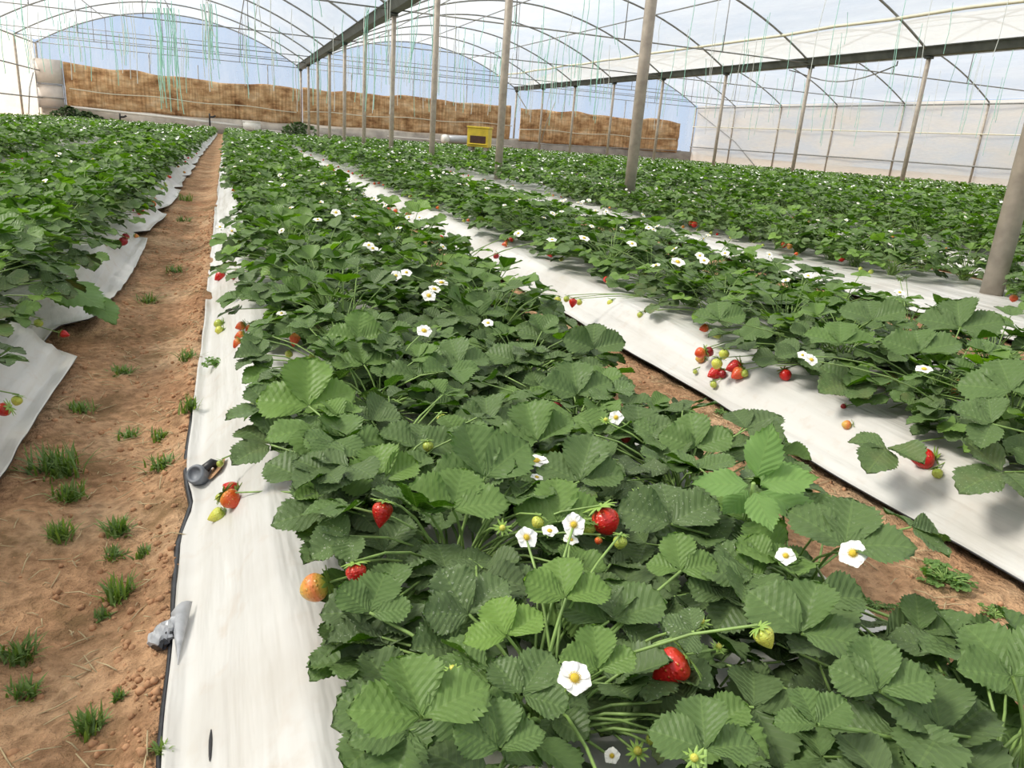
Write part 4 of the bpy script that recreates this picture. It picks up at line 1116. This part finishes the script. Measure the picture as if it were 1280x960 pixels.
tag(mb.obj('soil_clods', M['clod']), 'small loose soil clods along the paths', 'soil', None, 'stuff')

# low broad-leaved weeds
def small_weed(px, py, wpx, label, tone=.8, n=26, z=None, mat='weedleaf', group=None, flower=False):
    P = at(px, py, .01) if z is None else at(px, py, z)
    if z is None: P[2] = soil_z(P[0], P[1])
    else: P = on_sheet(px, py, 0.001)
    k = mpp(P); R_ = wpx*.5*k
    root = empty('weed', P, label, 'weed', group)
    r = np.random.default_rng(int(px+py*3)); fol = MB(); st = MB(); n = int(n*1.7)
    az = r.uniform(0, 2*PI, n); rad = R_*np.sqrt(r.random(n)); h = R_*r.uniform(.1, .5, n)
    pos = np.stack([np.cos(az)*rad, np.sin(az)*rad, h], 1)
    d = np.stack([np.cos(az), np.sin(az), r.uniform(-.3, .3, n)], 1)
    add_leaves(fol, pos, d, np.stack([r.normal(0, .3, n), r.normal(0, .3, n), np.ones(n)], 1), R_*.23, np.stack([np.clip(tone+r.normal(0, .15, n), 0, 1), 0*az, 0*az], 1), 1, 0, .1, 1.6, r)
    add_stalks(st, np.zeros((n, 3)), pos, .0009, .0007, .004, 4, 4)
    fol.obj('foliage', M[mat], root, True, True); st.obj('stem', M['stem'], root)
    if flower:
        Pf = at(1165, 772, .07)
        a = MB(); add_petals(a, 0, 3); add_centre(a, 0, False)
        put('flower', a.mesh('flower', [M['yellow']]), root, Pf, TOCAM+np.array([0, 0, .6]), .008, 0, 'small yellow flower')
        a = MB(); add_stalks(a, [np.zeros(3)], [Pf-P], .001, .0008, .01, 4, 5); a.obj('flower_stalk', M['stem'], root)
small_weed(1182, 722, 60, 'low green clover-like weed in the right soil path by the second sheet', .7, 40)
small_weed(1245, 762, 34, 'small yellowish weed in the right soil path, beside the sheet edge', .9, 20)
small_weed(1130, 765, 40, 'small weed with a yellow flower in the right soil path', .6, 22, flower=True)
small_weed(270, 458, 34, 'small leafy weed clump growing on the front bed sheet by the left path', .65, 30, .06)
small_weed(905, 515, 26, 'low green weed under the second bed sheet edge, right path', .4, 16)
small_weed(1095, 755, 30, 'tiny leafy weed next to the white flower at the right soil path', .45, 18)

# the tall broad-leaved weed standing among the strawberries
Pw = at(942, 604, .228); base_p = np.array([Pw[0]+.03, Pw[1]+.035, 0]); base_p[2] = surf(base_p[0], base_p[1])
root = empty('broadleaf_weed', base_p, 'tall light green broad-leaved weed with pointed leaves among the front bed strawberries', 'weed')
st = MB(); tube(st, [(0, 0, 0), (Pw-base_p)*.5+np.array([.004, 0, 0]), Pw-base_p], [.0028, .0024, .0018], 7); st.obj('stem', M['stem'], root)
r = np.random.default_rng(77)
for (dg, ln, tone, lean, dx, dy, zz) in ((178, 76, .62, .35, -4, 2, 0), (72, 72, .58, .75, 4, -6, .004), (5, 72, .72, .3, 8, 0, 0), (-62, 62, .68, .55, 0, 10, -.004), (-25, 84, .45, .3, 6, 10, -.02), (215, 46, .5, .4, -6, 8, -.015), (20, 66, .35, .4, 8, 4, -.02)):
    P2, dv, nrm, k = img_dir(942+dx, 604+dy, .228+zz, dg, lean)
    mb = MB(); add_leaves(mb, [P2-base_p], [dv], [nrm], min(ln*k, ln*mpp(P2)*1.3), [(tone, 0, 0)], 0, 0, .05, 1, r, LANCE[0], True)
    mb.obj('leaf', M['weedleaf'], root, True, True)
# lance-leaved and drooping weeds in the left bed
Pw = at(22, 330, .13); base_p = np.array([Pw[0]-.02, Pw[1]+.05, 0]); base_p[2] = surf(base_p[0], base_p[1])
root = empty('broadleaf_weed', base_p, 'grey-green weed with tall upright lance leaf in the bed left of the path', 'weed')
st = MB(); tube(st, [(0, 0, 0), (Pw-base_p)*.5, Pw-base_p], [.003, .0026, .002], 7); st.obj('stem', M['stem'], root)
for (px, py, dg, ln, tone, lean) in ((25, 318, 102, 62, .25, .8), (25, 322, 20, 42, .3, .4), (25, 322, 170, 40, .35, .4), (28, 326, -30, 40, .3, .4)):
    P2, dv, nrm, k = img_dir(px, py, .15, dg, lean)
    mb = MB(); add_leaves(mb, [P2-base_p], [dv], [nrm], min(ln*k, ln*mpp(P2)*1.35), [(tone, .4, 0)], 0, 0, .05, 1, r, LANCE[0], True)
    mb.obj('leaf', M['weedleaf'], root, True, True)
Pw = at(70, 352, .12); base_p = np.array([Pw[0]-.03, Pw[1]+.03, 0]); base_p[2] = surf(base_p[0], base_p[1])
root = empty('broadleaf_weed', base_p, 'weed with long leaves drooping over the sheet left of the path', 'weed')
st = MB(); tube(st, [(0, 0, 0), (Pw-base_p)*.5+np.array([0, 0, .02]), Pw-base_p], [.003, .0026, .002], 7); st.obj('stem', M['stem'], root)
for (px, py, dg, ln, tone, lean, z) in ((72, 352, -25, 66, .35, .3, .115), (70, 350, -5, 40, .3, .3, .12), (70, 352, -60, 36, .4, .3, .11), (112, 372, -50, 40, .4, .3, .08)):
    P2, dv, nrm, k = img_dir(px, py, z, dg, lean)
    mb = MB(); add_leaves(mb, [P2-base_p], [dv], [nrm], min(ln*k, ln*mpp(P2)*1.35), [(tone, .2, 0)], 0, 0, -.05, 1, r, LANCE[0], True)
    mb.obj('leaf', M['weedleaf'], root, True, True)

# ------------------------------------------------------------------ greenhouse frame
def arch_z(u): return EAVE+0.04+RISE*(1-u*u)
BAYX = [(XL, X1, 'left'), (X1, X2, 'middle'), (X2, XR, 'right')]
postmesh = {}
def post(x, y, rad, top, label, group, base):
    z0 = float(gz(y))-0.02
    root = empty('support_post', (x, y, z0), label, 'post', group)
    key = (round(rad, 3), round(top-z0, 2))
    mb = MB(); tube(mb, [(0, 0, 0), (0, 0, (top-z0)*.5), (0, 0, top-z0)], rad, 14); mb.obj('pole', M['steel'], root)
    if base:
        mb = MB(); tube(mb, [(0, 0, 0.0), (0, 0, 0.05), (0, 0, .055)], [rad*1.12, rad*1.12, rad*1.02], 14); mb.obj('collar', M['steel'], root)
        mb = MB(); box(mb, (-rad*1.5, -rad*1.3, top-z0-.05), (rad*1.5, rad*1.3, top-z0-.002)); mb.obj('bracket', M['gutter'], root)
vis = [k for k in range(10, -1, -1)]
for q, k in enumerate(vis):
    y = YW-FS*k
    post(X1, y, .042, EAVE, f'grey steel post, {ORD[q]} from the camera in the first post row', 'posts of the first row', True)
    if k < 8: post(X2, y, .040, EAVE, f'grey steel post, {ORD[q-3]} from the right picture edge in the second post row', 'posts of the second row', True)
    if k < 6: post(XR, y, .034, EAVE, f'thin pipe post against the right film wall, {ORD[5-k]} from the right', 'posts of the right wall', False)
    if k < 2: post(XL, y, .034, EAVE, f'thin pipe post of the left film wall, {("at the far corner", "one frame before the far corner")[k]}', 'posts of the left wall', False)

for bi, (xa, xb, nm) in enumerate(BAYX):
    for k, y in enumerate(FRAMES):
        if y < 2: continue
        ar = np.linspace(-1, 1, 33)
        pts = np.stack([(xa+xb)/2+ar*BAY/2, 0*ar, arch_z(ar)], 1)
        # only frames of which the photo shows something
        a_, b_, d_ = proj(pts+np.array([0, y, 0]))
        if not np.any((d_ > .1) & (a_ > 0) & (a_ < 1280) & (b_ > 0)): continue
        root = empty('roof_arch', (0, y, 0), f'curved pipe roof arch with tie bar of {nm} bay, ' + (f'{ORD[k]} from the far wall' if k else 'on the far wall itself'), 'roof arch', f'roof arches of the {nm} bay')
        mb = MB(); tube(mb, pts, .021, 8); mb.obj('arch', M['tube'], root)
        if k % 2 == 0 or k < 3:
            mb = MB(); tube(mb, [(xa+.05, 0, EAVE+.05), ((xa+xb)/2, 0, EAVE+.05), (xb-.05, 0, EAVE+.05)], .014, 6); mb.obj('tie_bar', M['tube'], root)
            for fx in (-.5, 0, .5):
                mb = MB(); x_ = (xa+xb)/2+fx*BAY/2; tube(mb, [(x_, 0, EAVE+.05), (x_, 0, (EAVE+arch_z(fx))/2), (x_, 0, arch_z(fx)-.01)], .010, 6); mb.obj('hanger', M['tube'], root)
        if k == 0:
            for zz in (2.72, 3.05):
                w = math.sqrt(max(0, 1-(zz-EAVE-.04)/RISE))*BAY/2*.98
                mb = MB(); tube(mb, [((xa+xb)/2-w, 0, zz), ((xa+xb)/2, 0, zz), ((xa+xb)/2+w, 0, zz)], .012, 6); mb.obj('cross_bar', M['tube'], root)
# gutters between the bays
for x, nm in ((X1, 'first'), (X2, 'second')):
    prof = [(-.085, 0), (-.15, .13), (-.17, .13), (-.17, .145), (.17, .145), (.17, .13), (.15, .13), (.085, 0)]
    V = []
    for y in np.linspace(-2, YW, 30):
        for (dx, dz_) in prof: V.append((x+dx, y, EAVE+dz_))
    mb = MB(); mb.add(V, grid_faces(8, 30, 0, True), [(0, i, i+1) for i in range(1, 7)]+[(232, 232+i+1, 232+i) for i in range(1, 7)])
    tag(mb.obj('gutter', M['gutter'], None, False), f'long metal roof gutter, dark against the light, on top of the {nm} post row', 'gutter', 'roof gutters')
# lengthwise pipes and strips
def lpipe(name, pts, rad, mat, label, cat, group=None):
    mb = MB(); tube(mb, pts, rad, 6); tag(mb.obj(name, M[mat]), label, cat, group)
for bi, (xa, xb, nm) in enumerate(BAYX):
    for u, w in ((0, 'ridge'), (-.5, 'left slope'), (.5, 'right slope')):
        x_ = (xa+xb)/2+u*BAY/2
        lpipe('roof_purlin', [(x_, 0, arch_z(u)-.03), (x_, 15, arch_z(u)-.03), (x_, YW, arch_z(u)-.03)], .014, 'tube', f'lengthwise roof pipe along the {w} of the {nm} bay', 'pipe', 'roof purlins')
for u, nm in ((.80, 'middle'),):
    xa = X1; x_ = xa+BAY/2+u*BAY/2
    yy = np.linspace(0, YW, 24)
    lpipe('film_strip', np.stack([x_+.04*np.sin(yy*.9), yy, arch_z(u)-.035+.015*np.sin(yy*2)], 1), .03, 'cream', f'cream film fastening strip along the roof edge above the second gutter', 'strip')
# diagonal braces
lpipe('brace', [(X2-.0, YW-.05, EAVE-.1), (X2+.9, YW-.05, 1.2), (X2+1.8, YW-.05, 0)], .02, 'steel', 'diagonal brace pipe beside the far end of the second post row', 'brace')
lpipe('brace', [(X2+1.75, YW-.2, EAVE-.3), (X2+1.4, YW-.2, 1.2), (X2+1.15, YW-.2, -.1)], .018, 'steel', 'thin upright brace leaning near the far end of the second post row', 'brace')
lpipe('brace', [(XR-.05, YW-.3, EAVE-.2), (XR-.05, YW-3.5, 1.0), (XR-.05, YW-5.5, -.1)], .018, 'tube', 'diagonal brace pipe against the right film wall', 'brace')
lpipe('brace', [(XL+.06, YW-1.2, EAVE-1.0), (XL+.06, YW-2.0, .9), (XL+.06, YW-2.7, -.1)], .018, 'tube', 'diagonal brace pipe in the far left corner', 'brace')
lpipe('sagging_cable', [(X2, 15.3, EAVE-.05)]+[(X2+.15, 15.3-t*3.1, EAVE-.05-.28*math.sin(PI*t)) for t in np.linspace(.05, .95, 12)]+[(X2, 12.2, EAVE-.05)], .012, 'tube', 'cable sagging below the second gutter between two posts', 'cable')
# side wall rails
for z_, w, s in ((1.57, 'upper', 1), (.66, 'lower', 1)):
    lpipe('wall_rail', [(XR-.06, 0, z_), (XR-.06, 16, z_-.01), (XR-.06, YW, z_)], .02 if z_ > 1 else .026, 'cream' if z_ > 1 else 'tube', f'{w} lengthwise rail along the right film wall', 'rail', 'right wall rails')
    lpipe('wall_rail', [(XL+.06, 0, z_), (XL+.06, 16, z_), (XL+.06, YW, z_-.05)], .022, 'tube', f'{w} lengthwise rail along the left film wall', 'rail', 'left wall rails')
lpipe('eave_pipe', [(XR-.04, 0, EAVE), (XR-.04, 16, EAVE), (XR-.04, YW-.1, EAVE)], .024, 'tube', 'eave pipe on top of the right film wall', 'pipe', 'eave pipes')
lpipe('eave_pipe', [(XL+.04, 0, EAVE), (XL+.04, 16, EAVE), (XL+.04, YW-.1, EAVE)], .024, 'tube', 'eave pipe on top of the left film wall', 'pipe', 'eave pipes')

# film: roof vaults and walls
for bi, (xa, xb, nm) in enumerate(BAYX):
    uu = np.linspace(-1, 1, 41); yy = np.linspace(-4, YW+.05, 60)
    U, Y = np.meshgrid(uu, yy, indexing='xy')
    Z = arch_z(U)+.03-.03*np.sin(PI*((Y-YW)/FS))**2*(1-U*U)
    Z = np.where(np.abs(U) > .995, EAVE+.13, Z)
    o = MB().add(np.stack([(xa+xb)/2+U*BAY/2, Y, Z], -1).reshape(-1, 3), grid_faces(41, 60)).obj('ceiling', M['roof']); tag(o, f'translucent plastic film roof of the {nm} bay', None, None, 'structure')
def wall_film(name, fn, nu, nv, mat, label):
    V = [fn(i/(nu-1), j/(nv-1)) for j in range(nv) for i in range(nu)]
    o = MB().add(V, grid_faces(nu, nv)).obj(name, M[mat]); tag(o, label, None, None, 'structure')
wall_film('wall_right', lambda a, b: (XR+.05+.03*math.sin(a*90)+.03*math.sin(b*9+a*20), -4+a*(YW+4), -.5+b*(EAVE+.62)), 120, 14, 'sidefilm', 'translucent film right side wall')
wall_film('wall_left', lambda a, b: (XL-.05-.03*math.sin(a*90), -4+a*(YW+4), -.5+b*(EAVE+.62)), 60, 10, 'sidefilm', 'translucent film left side wall')
nx = 181
V = []; Q = []
for j in range(13):
    for i in range(nx):
        x = XL+(XR-XL)*i/(nx-1)
        u = ((x-XL) % BAY)/BAY*2-1 if i < nx-1 else 1
        top = arch_z(u)+.02
        V.append((x, YW+.06+.01*math.sin(x*6), -.5+(top+.5)*j/12))
o = MB().add(V, grid_faces(nx, 13)).obj('wall_back', M['endfilm']); tag(o, 'clear plastic film end wall under the arches', None, None, 'structure')

# end wall: mats, skirt, pipes, panel
def mat_panel(x0, x1, zt, zb, label, seed, ztl=None):
    n = int((x1-x0)*8)+2; m_ = 15
    x = np.linspace(x0, x1, n); v = np.linspace(0, 1, m_)
    Xm, Vm = np.meshgrid(x, v, indexing='xy')
    top = zt+.05*np.sin((Xm-x0)*1.7+seed)*.5+.06*(vnoise(Xm*1.3, Xm*0, seed)-.5)*2
    if ztl: top = top+(ztl-zt)*np.clip(1-(Xm-x0)/3.5, 0, 1)
    bot = zb+.05*(vnoise(Xm*1.1, Xm*0+5, seed)-.5)
    Z = bot+(top-bot)*Vm
    Y = YW-.12-.05*vnoise(Xm*2, Vm*5, seed)-.05*np.sin(Vm*PI)-.05*np.exp(-((Vm-.42)/.06)**2)*-1
    o = MB().add(np.stack([Xm, Y, Z], -1).reshape(-1, 3), grid_faces(n, m_)).obj('cane_mat', M['mat'])
    so = o.modifiers.new('thickness', 'SOLIDIFY'); so.thickness = .03
    tag(o, label, 'windbreak mat', 'brown mats along the far wall')
    return o
MATS = {}
MATS['left'] = mat_panel(-5.35, X1-.05, 1.70, .36, 'brown straw windbreak mat across the far wall of the left bay', 3, 1.92)
MATS['middle'] = mat_panel(X1+.05, X2-.25, 1.74, .40, 'brown straw windbreak mat across the far wall of the middle bay', 8)
MATS['right'] = mat_panel(X2+.2, 20.0, 1.72, .36, 'brown straw windbreak mat across the far wall of the right bay', 15)
for (xa, xb, z0, z1, nm) in ((-5.3, X1, .98, .82, 'left'), (X1, X2, .86, .98, 'middle'), (X2, 20, .86, .92, 'right')):
    xx = np.linspace(xa+.1, xb-.2, 18)
    o = tube(MB(), np.stack([xx, np.full(18, YW-.26), z0+(z1-z0)*(xx-xa)/(xb-xa)+.03*np.sin(xx*2)], 1), .018, 6).obj('rope', M['cream'], MATS[nm]); o['label'] = 'pale rope across the mat'
o = box(MB(), (XL, YW-.10, -.5), (XR, YW-.04, .44)).obj('baseboard_back', M['skirt']); tag(o, 'grey skirt film along the foot of the far wall', None, None, 'structure')
lpipe('white_pipe', [(-5.2, YW-.35, .37), (-2, YW-.35, .27), (.75, YW-.35, .14)], .055, 'whiteplastic', 'long white pipe below the straw mat of the left bay', 'pipe')
root = empty('junction_box', (.95, YW-.45, -.05), 'small white box at the end of the white pipe on the far wall', 'box')
box(MB(), (-.32, -.12, .08), (.32, .12, .36)).obj('body', M['whiteplastic'], root); box(MB(), (-.34, -.14, .36), (.34, .14, .40)).obj('lid', M['whiteplastic'], root)
lpipe('pipe_rail', [(1.3, YW-.4, .05), (4, YW-.4, .0), (6.9, YW-.4, -.02)], .03, 'whiteplastic', 'thin pale pipe along the far wall right of the white box', 'pipe')
lpipe('pipe_rail', [(6.2, YW-.5, .16), (9, YW-.5, .14), (11.6, YW-.5, .10)], .022, 'whiteplastic', 'thin pale pipe along the far wall of the middle bay', 'pipe')
lpipe('pipe_rail', [(12.0, YW-.5, .28), (16, YW-.5, .36), (20, YW-.5, .44)], .022, 'tube', 'thin grey pipe along the far wall of the right bay', 'pipe')
# valves under the white pipe
for px, nm in ((150, 'left'), (262, 'right')):
    p = atY(px, 147, YW-.5)
    root = empty('pipe_valve', p, f'dark pipe valve below the white pipe, {nm} one of two', 'valve', 'valves under the white pipe')
    tube(MB(), [(0, 0, -.35), (0, 0, 0), (0, 0, .15)], .03, 8).obj('riser', M['black'], root)
    tube(MB(), [(0, 0, .02), (.12, -.02, .03), (.22, -.02, .08)], .035, 8).obj('handle', M['black'], root)
# far left panel
root = empty('wall_hatch', (-5.82, YW-.18, .3), 'pale plastic panel in a metal frame at the far left corner', 'panel')
box(MB(), (-.40, 0, .0), (.40, .03, .78)).obj('lower_sheet', M['panel'], root); box(MB(), (-.42, -.02, .82), (.42, .02, 1.62)).obj('upper_sheet', M['panel'], root)
for zz in (.0, .34, .80): tube(MB(), [(-.42, -.03, zz), (0, -.03, zz), (.44, -.03, zz)], .018, 6).obj('rail', M['tube'], root)
for xx in (-.42, .44): tube(MB(), [(xx, -.03, -.35), (xx, -.03, .5), (xx, -.03, 1.6)], .022, 6).obj('upright', M['tube'], root)
# end wall uprights
for q, (x_, zt) in enumerate(((-2.55, 2.45), (-.9, 2.2), (1.6, 2.45), (4.8, 2.45), (7.3, 2.45), (9.6, 2.45), (14.1, 2.45), (17.1, 2.45))):
    lpipe('wall_upright', [(x_, YW-.02, -.2), (x_, YW-.02, 1.2), (x_, YW-.02, zt)], .022, 'tube', f'thin upright pipe on the far wall, {ORD[q]} from the left', 'pipe', 'uprights of the far wall')

# yellow bee box on a stand
bp = atY(597, 172, 13.0); gzb = float(gz(13))
root = empty('bee_box', (bp[0], 13.0, gzb), 'yellow bee box with dark front opening, on a stand behind the posts', 'box')
ang = -.5
zb = atY(600, 184, 13.0)[2]-gzb; zt = atY(598, 158, 13.0)[2]-gzb
W_, D_ = .36, .34
def hbox(lo, hi, nm, mat): o = box(MB(), lo, hi).obj(nm, M[mat], root, False); bv = o.modifiers.new('bevel', 'BEVEL'); bv.width = .008; bv.segments = 2; o.rotation_euler = (0, 0, ang); return o
hbox((-W_/2, 0, zb), (W_/2, D_, zt-.03), 'body', 'hive')
hbox((-W_/2-.012, -.012, zt-.03), (W_/2+.012, D_+.012, zt), 'lid', 'hive')
hbox((-W_/2+.05, -.006, zb+.06), (W_/2-.04, .004, zb+.06+.12), 'opening', 'hiveslot')
hbox((-W_/2+.03, -.035, zb+.035), (W_/2-.02, .01, zb+.055), 'landing_board', 'hive')
for sx in (-1, 1):
    for y_ in (.05, D_-.05): hbox((sx*.13-.03, y_-.03, 0), (sx*.13+.03, y_+.03, zb), 'leg', 'greywood')
# roll of grey film with a white end at the far wall
p = atY(556, 174, YW-.8)
root = empty('film_roll', p, 'grey film roll with white end lying by the far wall left of the bee box', 'roll')
tube(MB(), [(0.1, 0, 0), (.8, 0, .03), (1.3, 0, .06)], .17, 12).obj('film', M['greyfilm'], root); tube(MB(), [(-.12, -.05, 0), (0, -.03, 0), (.12, 0, 0)], [.17, .2, .18], 12).obj('end_cover', M['whiteplastic'], root)
# dark shrubs at the foot of the far wall
def shrub(x, y, w, h, label, tone, seed):
    root = empty('shrub', (x, y, float(gz(y))), label, 'shrub', 'shrubs at the far wall')
    r = np.random.default_rng(seed); n = 220
    az = r.uniform(0, 2*PI, n); u = r.random(n); rad = w*.5*np.sqrt(r.random(n))*np.sin(PI*(.25+.7*u)); hh = h*u
    pos = np.stack([np.cos(az)*rad, np.sin(az)*rad*.6, hh], 1); d = np.stack([np.cos(az), np.sin(az), r.uniform(-.4, .8, n)], 1)
    mb = MB(); add_leaves(mb, pos, d, r.normal(0, .5, (n, 3))+[0, -.3, 1], .11, np.stack([np.clip(tone+r.normal(0, .2, n), 0, 1), 0*az, 0*az], 1), 2, 0, .1, 1.2, r); mb.obj('foliage', M['bush'], root, True, True)
    mb = MB()
    for q in range(7): a = r.uniform(0, 6.28); tube(mb, [(0, 0, 0), (math.cos(a)*w*.12, math.sin(a)*w*.08, h*.4), (math.cos(a)*w*.25, math.sin(a)*w*.15, h*.8)], [.02, .015, .006], 5)
    mb.obj('stem', M['greywood'], root)
shrub(-5.2, YW-.85, 1.2, .55, 'dark green shrub under the pale panel at the far left corner', .3, 1)
shrub(-4.7, YW-.7, 1.2, .42, 'dark low shrub at the left end of the white pipe', .2, 2)
shrub(2.7, YW-.8, 1.5, .62, 'grey-green shrub at the far end of the first post row', .9, 3)

# ------------------------------------------------------------------ hanging strings
r = np.random.default_rng(31)
def string(x, y, zt, L, green, bay):
    root_n = 'hanging_string'
    z0 = zt-L; sway = r.normal(0, .05, 2)
    rad = 0.0034+0.00020*y
    mb = MB(); t = np.linspace(0, 1, 6)
    tube(mb, np.stack([x+sway[0]*t+.015*np.sin(t*7+x), y+sway[1]*t, zt-L*t], 1), rad, 4, 0, False)
    tag(mb.obj(root_n, M['greenstring' if green else 'whitestring']), f'thin {"green" if green else "white"} training string hanging from the roof of the {bay} bay', 'string', f'{"green" if green else "white"} strings in the {bay} bay')
for bi, (xa, xb, nm) in enumerate(BAYX):
    cnt = (110, 150, 70)[bi]; made = 0; tries = 0
    rows_ = np.arange(xa+.5, xb-.2, .9)
    while made < cnt and tries < 4000:
        tries += 1
        x_ = rows_[r.integers(0, len(rows_))]+r.normal(0, .06); y_ = r.uniform(5, YW-1)
        u = (x_-(xa+xb)/2)/(BAY/2); zt = min(arch_z(u)-.06, EAVE+.25+r.uniform(0, .5))
        px_, py_, de_ = proj(np.array([x_, y_, zt-.5]))
        if de_ < 3 or px_ < 0 or px_ > 1280 or py_ < 0 or py_ > 140+.08*px_: continue
        string(x_, y_, zt, r.uniform(.5, 1.9), r.random() < .62, nm); made += 1
for q in range(14):    # the tangled bunch hanging in the left bay
    p = atY(205+r.normal(0, 9), 10, 17.5+r.normal(0, .4)); string(p[0], p[1], min(p[2], 3.6), r.uniform(1.2, 1.9), True, 'left')
for q in range(8):
    p = atY(262+r.normal(0, 5), 5, 20+r.normal(0, .4)); string(p[0], p[1], min(p[2], 3.6), r.uniform(1.0, 1.7), True, 'left')

# ------------------------------------------------------------------ light
w = bpy.data.worlds.new('sky'); SC.world = w; w.use_nodes = True
nt = w.node_tree; nt.nodes.clear()
out = nt.nodes.new('ShaderNodeOutputWorld'); bg = nt.nodes.new('ShaderNodeBackground')
tc = nt.nodes.new('ShaderNodeTexCoord'); sx = nt.nodes.new('ShaderNodeSeparateXYZ'); nt.links.new(tc.outputs['Generated'], sx.inputs[0])
rp = ramp(nt, sx.outputs[2], [(0.0, (0.58, 0.70, 0.88)), (0.12, (0.54, 0.70, 0.95)), (0.35, (0.74, 0.83, 0.97)), (1.0, (0.86, 0.91, 1.0))])
nt.links.new(rp.outputs[0], bg.inputs[0]); bg.inputs[1].default_value = 0.92
nt.links.new(bg.outputs[0], out.inputs[0])
sun_d = bpy.data.lights.new('sun', 'SUN'); sun = bpy.data.objects.new('sun', sun_d); COL.objects.link(sun)
sun_d.energy = 6.6; sun_d.angle = math.radians(16); sun_d.color = (1.0, 0.945, 0.86)
az, el = math.radians(-72), math.radians(46)        # from the left
sdir = Vector((math.sin(az)*math.cos(el), math.cos(az)*math.cos(el), math.sin(el)))
sun.rotation_mode = 'QUATERNION'; sun.rotation_quaternion = sdir.to_track_quat('Z', 'Y')

SC.view_settings.view_transform = 'Standard'; SC.view_settings.look = 'None'
SC.view_settings.gamma = 1; SC.view_settings.use_curve_mapping = False
SC.view_settings.exposure = 0.08
cy = SC.cycles
cy.max_bounces = 8; cy.diffuse_bounces = 4; cy.glossy_bounces = 2; cy.transmission_bounces = 6; cy.transparent_max_bounces = 10
cy.use_denoising = True
cy.sample_clamp_indirect = 6
cy.caustics_reflective = False; cy.caustics_refractive = False
